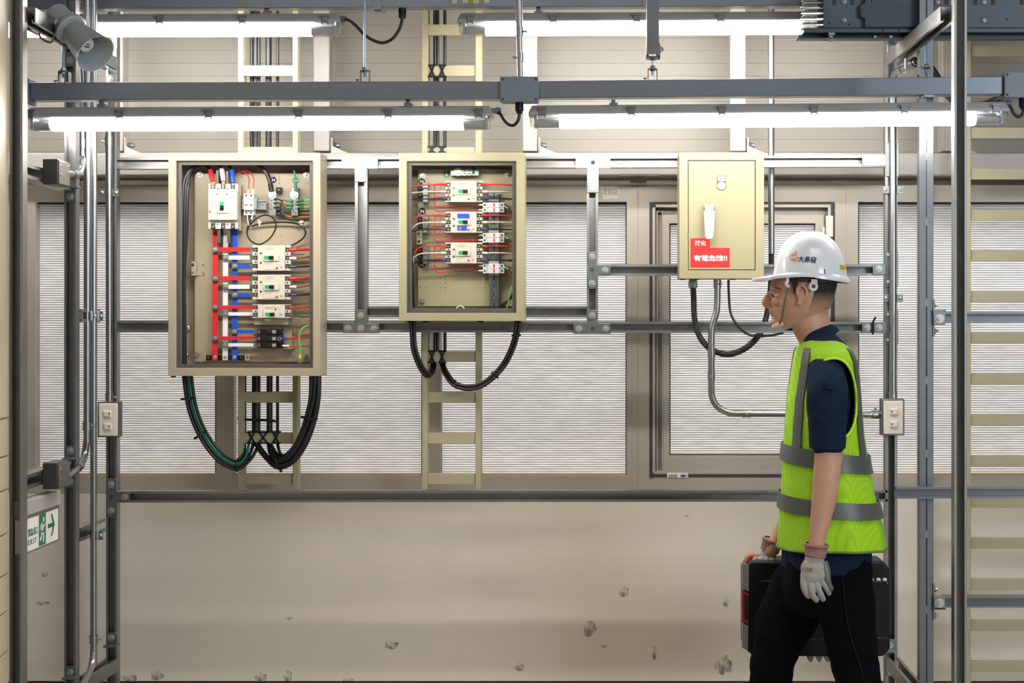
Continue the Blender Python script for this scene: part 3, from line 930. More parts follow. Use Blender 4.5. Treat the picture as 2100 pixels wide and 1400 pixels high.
for u, off, t in ((881, 3.4, 'outer'), (888.5, -3.4, 'inner')):
    c = strand(up2(u, u), 0, 0.0056, t, BLACK)
    COL.objects.unlink(c)
    bpy.data.objects.remove(c)
    path = up2(u, u) + LB2
    strand(path[:6] + [(p[0], p[1], p[2]) for p in LB2], off, 0.0056, 'black cable, %s strand of the tight short loop under the smaller cabinet' % t, BLACK)
for u, off, t in ((901, 3.4, 'outer'), (909, -3.4, 'inner')):
    c = strand(up2(u, u) + RB3, off, 0.0056, 'black cable, %s strand of the wide loop under the smaller cabinet' % t, BLACK)
for x, y, a, Y in ((1057, 687, 0.0, 5.955), (1014, 768, -0.75, 5.955), (936, 789, 1.9, 5.99)):
    q = P(x, y, Y)
    dv = Vector((math.cos(a), 0, math.sin(a)))
    MB().lathe([(-0.0025, 0.0115), (-0.0025, 0.0132), (0.0025, 0.0132), (0.0025, 0.0115)], q, Vector((-dv.z, 0, dv.x)), 18, False).box(q.x + dv.x * 0.014 - 0.004, q.x + dv.x * 0.014 + 0.004, q.y - 0.004, q.y + 0.002, q.z + dv.z * 0.014 - 0.003, q.z + dv.z * 0.014 + 0.003).build('cable_tie', BLACKP, c)


# ================================================================== switches and junction boxes on the frame
def switch(label, px0, px1, py0, py1, bx0, bx1, by0, by1, Y, mirror=False):
    r = thing('wall_switch', label, 'switch', P((bx0 + bx1) / 2, by1, Y))
    MB().fb(bx0, by0, bx1, by1, Y, 0.05).build('back_box', DSTEEL if not mirror else GALVD, r, bevel=0.002)
    MB().fb(px0, py0, px1, py1, Y - 0.006, 0.006).build('cover_plate', CREAMSW, r, bevel=0.004, seg=3)
    cx = (px0 + px1) / 2 + (-2 if not mirror else 1)
    for cy in (py0 + (py1 - py0) * 0.32, py0 + (py1 - py0) * 0.70):
        k = MB().fb(cx - 7.5, cy - 6.5, cx + 8.5, cy + 7, Y - 0.009, 0.004).fb(cx - 6, cy - 5, cx + 7, cy + 5.5, Y - 0.012, 0.004).build('rocker', CREAMSW, r, bevel=0.0008)
        dx = -3.5 if mirror else 4.5
        MB().fb(cx + dx - 1.2, cy - 2, cx + dx + 1.2, cy + 2.5, Y - 0.0125, 0.001).build('indicator', EXITG, k)
    return r


switch('cream two-gang switch on a steel box beside the larger open cabinet', 202, 241, 827, 894, 200, 243, 824, 896, 5.90)
switch('cream two-gang switch on a steel box behind the worker', 1812, 1852, 822, 890, 1808, 1855, 818, 893, 5.92, True)


def junction(label, y0, y1, z):
    r = thing('junction_box', label, 'junction box', P(102, y1, 5.2))
    MB().fb(87.5, y0, 118, y1, 5.18, 0.115).build('body', DSTEEL, r, bevel=0.0015)
    e = P(118, 0, 5.18).x
    MB().box(e, e + 0.004, 5.185, 5.29, P(0, y1 - 2, 5.18).z, P(0, y0 + 3, 5.18).z).build('side_cover', GALV, r, bevel=0.0008)
    for yy, Y in ((y0 + 14, 5.20), (y1 - 20, 5.20), (y0 + 16, 5.275), (y1 - 24, 5.275)):
        q = Vector((e + 0.004, Y, P(0, yy, Y).z))
        MB().ball(q, (0.002, 0.004, 0.004), 10, 6).build('screw', COPPER, r)
    return r


junction('upper square steel junction box on the side frame', 326, 378, 0)
junction('lower square steel junction box just above the exit sign', 949, 1003, 0)
# ================================================================== lights, trunking, hangers
def fixture(label, x0, x1, ya, yb, yc, Y, tilt, clips, wx0, wx1, gland=None, hang=(), group=None):
    """weatherproof batten: housing from ya to yb, lit cover from yb to yc (picture rows at x0)"""
    r = thing('ceiling_light', label, 'light', P((x0 + x1) / 2, yb, Y), group)
    k = Y / F
    D = 0.05
    xa, xb = P(x0, 0, Y).x, P(x1, 0, Y).x
    zt, zm, zb_ = P(0, ya, Y).z, P(0, yb, Y).z, P(0, yc, Y).z
    # housing: tapered tray
    m = MB()
    sec = [(-D, zm - 0.001), (-D, zm + 0.006), (-D * 0.92, zm + 0.007), (-D * 0.72, zt - 0.004), (-D * 0.6, zt), (D * 0.6, zt), (D * 0.72, zt - 0.004), (D * 0.92, zm + 0.007), (D, zm + 0.006), (D, zm - 0.001)]
    n = len(sec)
    vs, fs = [], []
    for x, f in ((xa, 0.86), (xa + 0.004, 0.95), (xa + 0.02, 1), (xb - 0.02, 1), (xb - 0.004, 0.95), (xb, 0.86)):
        for y, z in sec:
            up_ = max(0, z - zm - 0.007) / max(1e-6, zt - zm - 0.007)
            xx = x + (0.010 * up_ if x < (xa + xb) / 2 else -0.010 * up_)
            vs.append((xx, Y + y * f, z))
    for i in range(5):
        for j in range(n):
            fs.append((i * n + j, i * n + (j + 1) % n, (i + 1) * n + (j + 1) % n, (i + 1) * n + j))
    fs += [tuple(range(n)), tuple(5 * n + j for j in range(n))]
    m.add(vs, fs)
    m.build('housing', HOUSE, r, smooth=30)
    h = zm - zb_
    # lit part of the cover
    def ucover(xs, name, mt, shrink=0.0):
        c = MB()
        cs = []
        for a in range(0, 13):
            t = math.pi * a / 12
            yy = -math.cos(t)
            zz = math.sin(t)
            yy = math.copysign(abs(yy) ** 0.7, yy)
            zz = abs(zz) ** 0.55
            cs.append((yy * D * (shrink or 0.94), zm - h * zz))
        q = len(cs)
        V, Fc = [], []
        for x, f in xs:
            for y, z in cs:
                V.append((x, Y + y * f, zm - (zm - z) * f))
        for i in range(len(xs) - 1):
            for j in range(q):
                Fc.append((i * q + j, i * q + (j + 1) % q, (i + 1) * q + (j + 1) % q, (i + 1) * q + j))
        Fc += [tuple(range(q)), tuple((len(xs) - 1) * q + j for j in range(q))]
        c.add(V, Fc)
        return c.build(name, mt, r, smooth=40)
    wa, wb = P(wx0, 0, Y).x, P(wx1, 0, Y).x
    ucover([(wa, 0.995), (wb, 0.995)], 'diffuser', LAMP, 0.40)
    if wa - xa > 0.02:
        ucover([(wa - 0.001, 1.0), (xa + 0.03, 1.0), (xa + 0.012, 0.93), (xa + 0.004, 0.75), (xa + 0.002, 0.4)], 'end_cover', CLEAR)
        MB().cyl((xa + 0.025, Y - 0.012, zm - h * 0.62), (wa - 0.001, Y - 0.012, zm - h * 0.62), h * 0.36, 20).box(xa + 0.016, xa + 0.024, Y - 0.03, Y + 0.03, zm - h * 0.9, zm - 0.001).build('tube_end', mat('tube_socket', (198, 200, 204), 0.4), r)
    if xb - wb > 0.02:
        ucover([(wb + 0.001, 1.0), (xb - 0.03, 1.0), (xb - 0.012, 0.93), (xb - 0.004, 0.75), (xb - 0.002, 0.4)], 'end_cover', CLEAR)
        MB().cyl((xb - 0.025, Y - 0.012, zm - h * 0.62), (wb + 0.001, Y - 0.012, zm - h * 0.62), h * 0.36, 20).box(xb - 0.024, xb - 0.016, Y - 0.03, Y + 0.03, zm - h * 0.9, zm - 0.001).build('tube_end', mat('tube_socket', (198, 200, 204), 0.4), r)
    for cx in clips:
        x = P(cx, 0, Y).x
        c = MB().box(x - 0.010, x + 0.010, Y - D - 0.003, Y - D + 0.004, zm - 0.004, zm + 0.019).box(x - 0.013, x + 0.013, Y - D - 0.006, Y - D, zm + 0.014, zm + 0.021)
        c.box(x - 0.011, x - 0.007, Y - D - 0.005, Y - D, zm - 0.010, zm - 0.002).box(x + 0.007, x + 0.011, Y - D - 0.005, Y - D, zm - 0.010, zm - 0.002)
        c.build('clip', GALVD, r, bevel=0.0008)
    if gland:
        g = P(gland[0], gland[1], Y)
        MB().cyl(g - Vector((0.014, 0, 0)), g + Vector((0.001, 0, 0)), 0.008, 14).cyl(g, g + Vector((0.011, 0, 0)), 0.0105, 8).cyl(g + Vector((0.011, 0, 0)), g + Vector((0.016, 0, 0)), 0.008, 14).build('cable_gland', GLAND, r, bevel=0.001)
    for hx, h0, h1 in hang:
        hm = MB().fb(hx - 8, h0 + 6, hx + 9, h1 - 2, Y - 0.02, 0.04).fb(hx - 4, h0, hx + 4, h0 + 7, Y - 0.01, 0.02).fb(hx - 20, h1 - 3, hx + 12, h1 + 2, Y - 0.036, 0.07)
        hm.build('hanger_clip', GALVD, r, bevel=0.0008)
    r.rotation_euler = (0, tilt, 0)
    return r


YL, YU = 5.45, 5.80
fixture('lit batten light in the lower row above the two open cabinets', 57, 1012, 221, 241.5, 268, YL, -0.0035, (72, 254, 435, 618, 800, 984), 110, 951, (1017, 229), ((836, 206, 222), (207, 206, 223)))
fixture('lit batten light in the lower row above the closed cabinet and worker', 1085, 2064, 215, 234, 261, YL, -0.0075, (1113, 1294, 1478, 1665, 1849, 2036), 1148, 1996, (2064, 216), ((1258, 202, 217), (1892, 198, 216)))
fixture('lit batten light in the upper row beside the horn speaker', -200, 702, 32, 50, 76, YU, -0.0025, (-160, 5, 170, 335, 503, 671), -150, 640, (701, 40), ((546, 18, 34),))
fixture('lit batten light in the upper row running behind the busway', 940, 1852, 28, 46, 72, YU, -0.005, (966, 1135, 1305, 1476, 1645, 1810), 997, 1790, None, ((1104, 15, 30),))


def trunking(label, x0, x1, z0, z1, y0, y1, Y, D, name='cable_trunking'):
    """straight box beam; rows y0..z0 at x0 and y1..z1 at x1"""
    m = MB()
    m.prism([P(x0, y0, Y), P(x1, y1, Y), P(x1, z1, Y), P(x0, z0, Y)], (0, D, 0))
    return tag(m.build(name, BEAM, bevel=0.002), label, 'trunking')


t1 = trunking('grey square trunking hanging over the two open cabinets', 62, 1026, 205, 203, 169, 166, YL - 0.03, 0.06)
MB().fb(54, 160, 60, 213, YL - 0.036, 0.075).build('end_cap', BOXG, t1, bevel=0.002)
t2 = trunking('grey square trunking hanging over the closed cabinet, pale at its far end', 1104, 2058, 201, 193, 165.5, 156.5, YL - 0.03, 0.06)
t3 = trunking('grey trunking along the top of the picture above the upper lights', 45, 1900, 18, 10.5, -32, -36, YU - 0.03, 0.06)
MB().fb(768, -20, 782, 22, YU - 0.034, 0.004).fb(768, 20, 790, 24, YU - 0.034, 0.03).build('bracket', BEAM, t3)
k = MB().fb(947, -12, 988, 8, YU - 0.033, 0.003).build('splice_plate', mat('brass_plate', (168, 140, 70), 0.4, 0.8), t3)
for x in (932, 954, 976, 998):
    MB().hexbolt(P(x, 3, YU - 0.033), 0.006).build('bolt', BOLT, t3)
MB().fb(1318, -20, 1326, 15, YU - 0.036, 0.006).build('bracket', BEAM, t3)


def hanger(label, x, yn, y0, y1, rod_top, rx=None, half=10):
    """threaded rod with nuts into a thin U strap that holds the trunking"""
    r = thing('rod_hanger', label, 'hanger', P(x, y1, YL))
    k = YL / F
    rx = x if rx is None else rx
    m = MB().cyl(P(rx, rod_top, YL), P(rx, y0 + 14, YL), 2.5 * k, 10)
    m.build('threaded_rod', mat('blue_zinc_rod', (120, 140, 160), 0.35, 1.0, 0.1), r)
    n = MB().cyl(P(rx, y0 - 5, YL), P(rx, y0 - 0.5, YL), 5.2 * k, 6).cyl(P(rx, y0 + 1, YL), P(rx, y0 + 6, YL), 5.2 * k, 6).cyl(P(rx, y0 - 0.8, YL), P(rx, y0 + 0.4, YL), 7 * k, 14)
    n.build('nut', ZINC, r)
    u = MB().fb(x - half, y0, x - half + 1.6, y1, YL - 0.015, 0.03).fb(x + half - 1.6, y0, x + half, y1, YL - 0.015, 0.03).fb(x - half, y0, x + half, y0 + 1.6, YL - 0.015, 0.03)
    u.build('strap', GALVD, r)
    s = MB().fb(x - half - 8.5, y1 - 5, x - half - 2.5, y1 - 3, YL - 0.01, 0.012).fb(x - half - 6.5, y1 - 4, x - half - 4.5, y1 + 1, YL - 0.006, 0.004)
    s.build('screw', DSTEEL, r)
    return r


hanger('long threaded rod hanger dropping between the two cable ladders', 748, 0, 143, 167, -60)
hanger('short rod hanger under the square drop strut', 1338.5, 0, 140, 164, 118)
hanger('rod hanger below the busway arm near the corrugated hose', 1899, 0, 136, 158, 92)
hanger('rod hanger under the horn speaker', 129.5, 0, 145, 169, 96, half=11)
m = MB().channel(P(1338, -80, 5.43), P(1338, 115, 5.43), (0, 1, 0), 0.0365)
ds = tag(m.build('drop_strut', GALVD, smooth=0), 'dark square strut dropping in front of the upper light', 'strut')
m = MB().fb(1325, 114.5, 1353, 118, 5.425, 0.05).fb(1350.5, 88, 1354, 118, 5.425, 0.05)
k = m.build('angle_bracket', GALVD, ds, bevel=0.0008)
MB().hexbolt(P(1354, 101, 5.45), 0.007, (1, 0, 0)).build('bolt', BOLT, k)
MB().cyl(P(1338, 118, 5.45), P(1338, 124, 5.45), 0.009, 6).build('nut', ZINC, k)


def jbox(label, x0, y0, x1, y1, gx, gy, Y=YL - 0.045):
    r = thing('lighting_box', label, 'junction box', P((x0 + x1) / 2, y1, Y))
    MB().fb(x0 + 1, y0 + 1, x1 - 1, y1 - 1, Y + 0.008, 0.07).build('body', BOXG, r, bevel=0.003)
    MB().fb(x0, y0, x1, y1, Y, 0.008).build('lid', BOXG, r, bevel=0.003, seg=3)
    for x in (x0 + 6, x1 - 6):
        for y in (y0 + 6, y1 - 6):
            MB().cyl(P(x, y, Y + 0.001), P(x, y, Y - 0.002), 0.0036, 12).build('screw', DSTEEL, r)
    g = P(gx, gy, Y + 0.03)
    m = MB().cyl(g + Vector((0, 0, 0.002)), g - Vector((0, 0, 0.012)), 0.0125, 14).cyl(g - Vector((0, 0, 0.012)), g - Vector((0, 0, 0.026)), 0.0125, 8).cyl(g - Vector((0, 0, 0.026)), g - Vector((0, 0, 0.033)), 0.009, 14)
    m.build('cable_gland', BLACKP, r, bevel=0.001)
    return r


jbox('blue-grey junction box joining two lengths of trunking under a conduit', 1025, 156.5, 1105, 209, 1065, 210)
jbox('blue-grey junction box at the pale end of the trunking', 2060, 147, 2135, 200, 2098, 201)
g = P(825, 18, YU - 0.01)
gl = tag(MB().cyl(g, g - Vector((0, 0, 0.014)), 0.0125, 14).cyl(g - Vector((0, 0, 0.014)), g - Vector((0, 0, 0.028)), 0.012, 8).cyl(g - Vector((0, 0, 0.027)), g - Vector((0, 0, 0.031)), 0.009, 14).build('cable_gland', BLACKP, bevel=0.001), 'black cable gland under the top trunking', 'cable gland')


def lead(label, pts, Y, r=0.0049):
    return tag(MB().tube([P(x, y, Y) for x, y in pts], r, 12, 8).build('light_cable', BLACK), label, 'cable')


lead('black cable drooping from the top trunking to the upper light', [(706, 40), (716, 42), (730, 53), (745, 69), (762, 81), (784, 88), (804, 80), (818, 62), (824, 44), (825, 34)], YU - 0.02)
lead('black cable hooking from the middle junction box to the lower light', [(1021, 230), (1027, 235), (1034, 246), (1042, 254), (1052, 257), (1061, 250), (1064.5, 240), (1065, 228)], YL - 0.01)
lead('black cable hooking from the end junction box to the lower light', [(2068, 217), (2074, 222), (2079, 233), (2088, 239.5), (2096, 235), (2099, 226), (2099, 220)], YL - 0.01)

# ------------------------------------------------------------------ busway
YB = 5.62
bz = thing('busway', 'dark grey busway with stepped silver conductor ends at the top corner', 'busway', P(1950, 80, YB))
m = MB().fb(1688, -90, 2360, 57.5, YB, 0.11)
m.build('casing', BUSW, bz, bevel=0.002)
m = MB().fb(1648, 57.5, 2360, 66.5, YB - 0.006, 0.125)
m.build('rail', BUSW, bz, bevel=0.002)
a, b = P(1640, 79, YB), P(2360, 66.5, YB)
m = MB().box(a.x, b.x, YB + 0.045, YB + 0.05, a.z, b.z).box(P(1634, 0, YB).x, b.x, YB + 0.0, YB + 0.05, a.z, a.z + 0.003)
m.build('bottom_flange', BUSW, bz, bevel=0.001)
for i, y in enumerate((-20, -8, 4, 16, 28, 40, 51)):
    m = MB()
    x0, x1 = 1641 + (i % 2) * 2, 1690
    a, b = P(x0, y + 10, YB), P(x1, y + 8, YB)
    m.prism([P(x0 + 7, y + 0.5, YB + 0.012), P(x1, y + 0.5, YB + 0.012), P(x1, y + 3, YB + 0.012), P(x0 + 6, y + 3, YB + 0.012)], (0, 0.09, 0))
    m.prism([P(x0 + 7, y + 2.5, YB + 0.012), P(x0 + 20, y + 2.5, YB + 0.010), P(x0 + 16, y + 10.5, YB + 0.002), P(x0, y + 10.5, YB + 0.002)], (0, 0.004, 0))
    m.prism([P(x0 + 18, y + 2.5, YB + 0.012), P(x1 - 12, y + 2.5, YB + 0.010), P(x1 - 14, y + 10.5, YB + 0.002), P(x0 + 15, y + 10.5, YB + 0.002)], (0, 0.004, 0))
    o = m.build('conductor_end', BOLT, bz, smooth=0)
    MB().prism([P(x1 - 14, y + 1.5, YB + 0.013), P(x1 - 1, y + 1.5, YB + 0.013), P(x1 - 1, y + 9, YB + 0.006), P(x1 - 15, y + 10, YB + 0.003)], (0, 0.003, 0)).build('insulation', DSTEEL, o, smooth=0)
cov = MB().fpoly([(1774, -60), (1884, -60), (1884, 56), (1774, 56), (1774, 38), (1764, 33), (1764, 11), (1774, 4)], YB - 0.022, 0.022).build('cover', BUSD, bz, bevel=0.003)
text('lettering', 'I-LINE II BUSWAY', 0.0125, BUSW, cov, front(1831, 1.5, YB - 0.0222), bold=0.0003, width=0.133)
MB().fb(1781, -4, 1789, 4, YB - 0.0225, 0.001).build('lettering_mark', BUSW, cov)
q = YB - 0.0223
MB().fpoly([(1829, 27), (1831, 27), (1843, 47), (1817, 47), (1816.5, 46), (1840.5, 46), (1830, 29), (1817.5, 46), (1816.5, 46)], q, 0.0005).fb(1829.2, 33, 1830.8, 41, q, 0.0005).fb(1807, 24, 1853, 24.6, q, 0.0005).fb(1807, 48.5, 1853, 49, q, 0.0005).build('warning_mark', BUSW, cov, smooth=0)
for x, y in ((1768, 20), (1766.5, 29)):
    MB().cyl(P(x, y, YB - 0.0222), P(x, y, YB - 0.02), 0.003, 10).build('hole', GASK, cov)
for x, y in ((1730, 3), (1730, 41), (1922, 4), (1920, 41), (2017, 4), (2017, 41), (2110, 4), (2110, 41)):
    c = P(x, y, YB)
    MB().lathe([(0, 0.0095), (0.003, 0.0085), (0.0035, 0.0055), (0.005, 0.005), (0.0052, 0.0)], c, (0, -1, 0), 18, False).build('rivet', GALVD, bz)
for x, y in ((1711, 4), (1748, 4), (1941, 4), (2000, 4), (2036, 4), (2095, 4)):
    MB().fb(x - 4, y - 9, x + 4, y + 6, YB - 0.0006, 0.001).build('slot', GASK, bz)
for x, y in ((1701, 47), (1741, 50), (2065, 40), (1810, 62.5), (1843, 62.5)):
    yy = YB if y < 57 else YB - 0.006
    MB().cyl(P(x, y, yy - 0.0006), P(x, y, yy), 0.0038, 12).build('hole', GASK, bz)
m = MB().fb(1699, 66, 1712, 72, YB - 0.004, 0.04).fb(1701, 72, 1708, 84, YB + 0.0, 0.02).fb(1698, 78, 1706, 80, YB, 0.02)
m.build('clip', GALV, bz)
for x in (1795, 1827):
    MB().fb(x - 2.5, 73, x + 2.5, 78, YB + 0.03, 0.008).build('bolt', BOLT, bz)
MB().fb(1903, -60, 1906.5, 56, YB - 0.012, 0.006).build('joint_rod', GALVD, bz)

# ------------------------------------------------------------------ horn speaker
YS = 5.20
sp = thing('horn_speaker', 'grey horn speaker on a dark bracket fixed to the front post', 'speaker', P(130, 60, YS))
ax = Vector((0.66, -0.46, -0.60)).normalized()
o = P(103, 22, YS) + Vector((0, 0.05, 0))
MB().lathe([(-0.004, 0.010), (0, 0.030), (0.004, 0.035), (0.072, 0.037), (0.074, 0.034)], o, ax, 40).build('driver', HORN, sp)
MB().lathe([(0.072, 0.028), (0.072, 0.044), (0.078, 0.047), (0.088, 0.047), (0.092, 0.042), (0.098, 0.040), (0.098, 0.030)], o, ax, 40, False).build('clamp_ring', HORN, sp)
prof = [(0.094, 0.034), (0.10, 0.0365), (0.13, 0.041), (0.17, 0.048), (0.205, 0.055), (0.214, 0.0575), (0.2165, 0.0585), (0.2165, 0.0565), (0.21, 0.0545), (0.17, 0.046), (0.13, 0.038), (0.12, 0.034)]
MB().lathe(prof, o, ax, 56, False).build('horn', HORN, sp)
c = MB().lathe([(0.12, 0.036), (0.125, 0.036), (0.165, 0.024), (0.170, 0.021), (0.172, 0.0)], o, ax, 40, False).build('phase_plug', HORN, sp)
d = o + ax * 0.1722
MB().cyl(d, d + ax * 0.0008, 0.0205, 32).build('badge', WHT, c)
u = Vector((0, 0, 1)); u = (u - ax * u.dot(ax)).normalized(); w_ = ax.cross(u)
MB().prism([d + ax * 0.0009 + u * a * 0.006 + w_ * b * 0.009 for a, b in ((-1, -1), (-1, 1), (-0.3, 1), (-0.3, -1))], ax * 0.0004).prism([d + ax * 0.0009 + u * a * 0.006 + w_ * b * 0.009 for a, b in ((0.3, -0.7), (0.3, 0.7), (0.9, 0.7), (0.9, -0.7))], ax * 0.0004).build('badge_mark', INK, c)
# rear label wraps the driver
V, Fc = [], []
for i in range(9):
    t = 0.35 + i * 0.085
    for s_ in (0.030, 0.056):
        V.append(o + ax * s_ + (u * math.cos(t) - w_ * math.sin(t) * 1.0) * 0.0378)
for i in range(8):
    Fc.append((2 * i, 2 * i + 1, 2 * i + 3, 2 * i + 2))
MB().add(V, Fc).build('rating_label', BLACKP, sp)
m = MB().fb(54, 37, 127, 54, YS - 0.005, 0.006)
k = m.build('bracket', DSTEEL, sp, bevel=0.001)
MB().hexbolt(P(118, 45, YS - 0.005), 0.0065).build('pivot_bolt', BOLT, k)
MB().fb(54, 22, 62, 62, YS - 0.005, 0.10).build('base_plate', DSTEEL, sp, bevel=0.001)
MB().tube([P(80, 58, YS + .03), P(82, 75, YS + .03), P(95, 85, YS + .03), P(106, 86, YS + .03), P(110, 74, YS + .03)], 0.003, 8, 6).build('speaker_lead', GALVD, sp)

# ------------------------------------------------------------------ exit sign hanging along the side frame
XS = -1.5535
es = thing('exit_sign', 'white emergency exit sign with green running figure and arrow', 'sign', (XS, 5.16, 0.88))
MB().box(XS - 0.022, XS, 4.98, 5.312, 0.884, 0.978).build('sign_panel', SIGNW, es, bevel=0.0015)
MB().box(XS - 0.030, XS + 0.004, 4.98, 5.322, 0.985, 1.028).build('light_box', WHITEP, es, bevel=0.003)
MB().box(XS - 0.024, XS + 0.001, 4.98, 5.314, 0.976, 0.986).box(XS - 0.024, XS + 0.002, 5.311, 5.314, 0.882, 0.98).box(XS - 0.024, XS + 0.002, 4.98, 5.314, 0.881, 0.884).build('edge_trim', GALV, es)


def side(Y, z):
    return lambda a, b, c: Vector((XS + 0.0004 + c, Y + a, z + b))


text('lettering', '緊急出口', 0.023, EXITG, es, side(5.072, 0.936), bold=0.0004, width=0.086)
text('lettering', 'E X I T', 0.020, EXITG, es, side(5.066, 0.909), bold=0.0006, width=0.074)
f = side(5.157, 0.931)
def flat(polys, mt, nm, dz=0.0):
    m = MB()
    for p in polys:
        m.prism([f(x, y, dz) for x, y in p], (0.0006, 0, 0))
    return m.build(nm, mt, es, smooth=0)
flat([[(-0.030, -0.043), (0.032, -0.043), (0.032, 0.044), (-0.030, 0.044)]], EXITG, 'pictogram_door')
def limb(x0, y0, x1, y1, w):
    dx, dy = x1 - x0, y1 - y0
    L = math.hypot(dx, dy)
    nx, ny = -dy / L * w / 2, dx / L * w / 2
    return [(x0 + nx, y0 + ny), (x1 + nx, y1 + ny), (x1 - nx, y1 - ny), (x0 - nx, y0 - ny)]
man = [[(0.010 + 0.0058 * math.cos(t * 0.6283), 0.028 + 0.0075 * math.sin(t * 0.6283)) for t in range(10)], limb(0.005, 0.020, -0.004, -0.006, 0.014), limb(-0.004, -0.004, 0.012, -0.016, 0.009), limb(0.012, -0.014, 0.008, -0.036, 0.008), limb(-0.004, -0.004, -0.010, -0.022, 0.009), limb(-0.010, -0.020, -0.024, -0.028, 0.008), limb(0.004, 0.018, 0.018, 0.008, 0.006), limb(0.018, 0.009, 0.024, 0.016, 0.005), limb(0.002, 0.018, -0.014, 0.014, 0.006), limb(-0.014, 0.015, -0.020, 0.002, 0.005)]
flat(man, SIGNW, 'pictogram_figure', 0.0006)
f = side(5.245, 0.934)
flat([[(-0.034, -0.006), (0.012, -0.006), (-0.004, -0.032), (0.006, -0.032), (0.030, 0.0), (0.006, 0.032), (-0.004, 0.032), (0.012, 0.006), (-0.034, 0.006)]], EXITG, 'arrow')
# ================================================================== cabinets
YF, YBK, YP = 5.85, 5.996, 5.962       # cabinet face, cabinet back, front of the mounting plate


def cabinet(name, label, out, opn, rim, paint, plate_rect, bolts):
    x0, y0, x1, y1 = out
    r = thing(name, label, 'cabinet', P((x0 + x1) / 2, y1, YF))
    a, b = P(x0, y1, YF), P(x1, y0, YF)
    t = 0.0025
    m = MB()
    m.frame(x0, y0, x1, y1, *opn, YF, 0.004)
    q = YBK
    m.box(a.x, a.x + t, YF + 0.002, q, a.z, b.z).box(b.x - t, b.x, YF + 0.002, q, a.z, b.z).box(a.x, b.x, YF + 0.002, q, b.z - t, b.z).box(a.x, b.x, YF + 0.002, q, a.z, a.z + t).box(a.x, b.x, q - t, q, a.z, b.z)
    m.build('enclosure', paint, r, bevel=0.0012)
    ox0, oy0, ox1, oy1 = opn
    rl, rt, rr, rb = rim
    m = MB().frame(ox0 - 0.5, oy0 - 0.5, ox1 + 0.5, oy1 + 0.5, ox0 + 2.2, oy0 + 1.6, ox1 - 2.2, oy1 - 1.6, YF + 0.003, 0.013)
    m.frame(ox0, oy0, ox1, oy1, ox0 + rl, oy0 + rt, ox1 - rr, oy1 - rb, YF + 0.014, 0.003)
    m.build('rim', RIM, r, bevel=0.0006)
    p = MB().fb(*plate_rect, YP, 0.002)
    px0, py0, px1, py1 = plate_rect
    p.fb(px0, py0, px0 + 1.2, py1, YP, 0.02).fb(px0, py1 - 1.2, px1, py1, YP, 0.02)
    p = p.build('mounting_plate', paint, r, bevel=0.0012)
    for x, y in bolts:
        c = P(x, y, YP)
        k = MB().lathe([(0, 0.0095), (0.0015, 0.0095), (0.0015, 0.007)], c, (0, -1, 0), 20, False).cyl(c, c - Vector((0, 0.008, 0)), 0.0062, 6).cyl(c, c - Vector((0, 0.016, 0)), 0.0036, 12)
        k.build('corner_nut', BOLT, p)
        MB().tube([c + Vector((-0.004, -0.0168, -0.004)), c + Vector((0.001, -0.0165, 0)), c + Vector((0.004, -0.0168, 0.005))], 0.0007, 6, 0).build('torque_mark', REDW, p)
    return r, p


def holes(par, pts, Y=YP, r=0.0016):
    for x, y in pts:
        MB().cyl(P(x, y, Y - 0.0004), P(x, y, Y), r, 10).build('hole', GASK, par)


def screw(m, x, y, Y, r=0.0042):
    c = P(x, y, Y)
    m.lathe([(0, r), (0.0012, r), (0.002, r * 0.8), (0.002, r * 0.3), (0.0012, 0.0)], c, (0, -1, 0), 14, False)
    return m


def sdisc(par, x, y, r, m, letter=None, name='disc_sticker', Y=YP):
    c = P(x, y, Y)
    o = MB().cyl(c, c - Vector((0, 0.0006, 0)), r * Y / F, 28).build(name, m, par)
    if letter:
        text('lettering', letter, r * 1.45 * Y / F, SIGNW, o, front(x, y, Y - 0.0008))
    return o


def earthmark(par, x, y, r, Y=YP):
    o = sdisc(par, x, y, r, GREEN, Y=Y)
    q = Y - 0.0008
    MB().fb(x - .5, y - r * .7, x + .5, y, q, 0.0003).fb(x - r * .55, y - .5, x + r * .55, y + .6, q, 0.0003).fb(x - r * .38, y + 1.5, x + r * .38, y + 2.4, q, 0.0003).fb(x - r * .2, y + 3.2, x + r * .2, y + 4, q, 0.0003).build('earth_symbol', SIGNW, o, smooth=0)


def wire(label, pts, m, r=0.0026, Y=5.915, ends=(), group=None, name='wire', cat='wire'):
    """pts: (px, py[, Y]); ends: (i0, i1, material, radius, name) sleeves over the first or last bit"""
    q = [P(p[0], p[1], p[2] if len(p) > 2 else Y) for p in pts]
    o = MB().tube(q, r, 9, 6).build(name, m)
    tag(o, label, cat, group)
    for a, b, mm, rr, nm in ends:
        MB().tube([P(*a, Y) if len(a) == 2 else P(*a), P(*b, Y) if len(b) == 2 else P(*b)], [rr * 0.85, rr], 10, 0).build(nm, mm, o)
    return o


def ring_lug(par, x, y, Y, r=0.0062):
    c = P(x, y, Y)
    MB().lathe([(0, 0.55 * r), (0, r), (0.0012, r), (0.0012, 0.55 * r), (0, 0.55 * r)], c, (0, -1, 0), 18, False).build('ring_lug', BOLT, par)


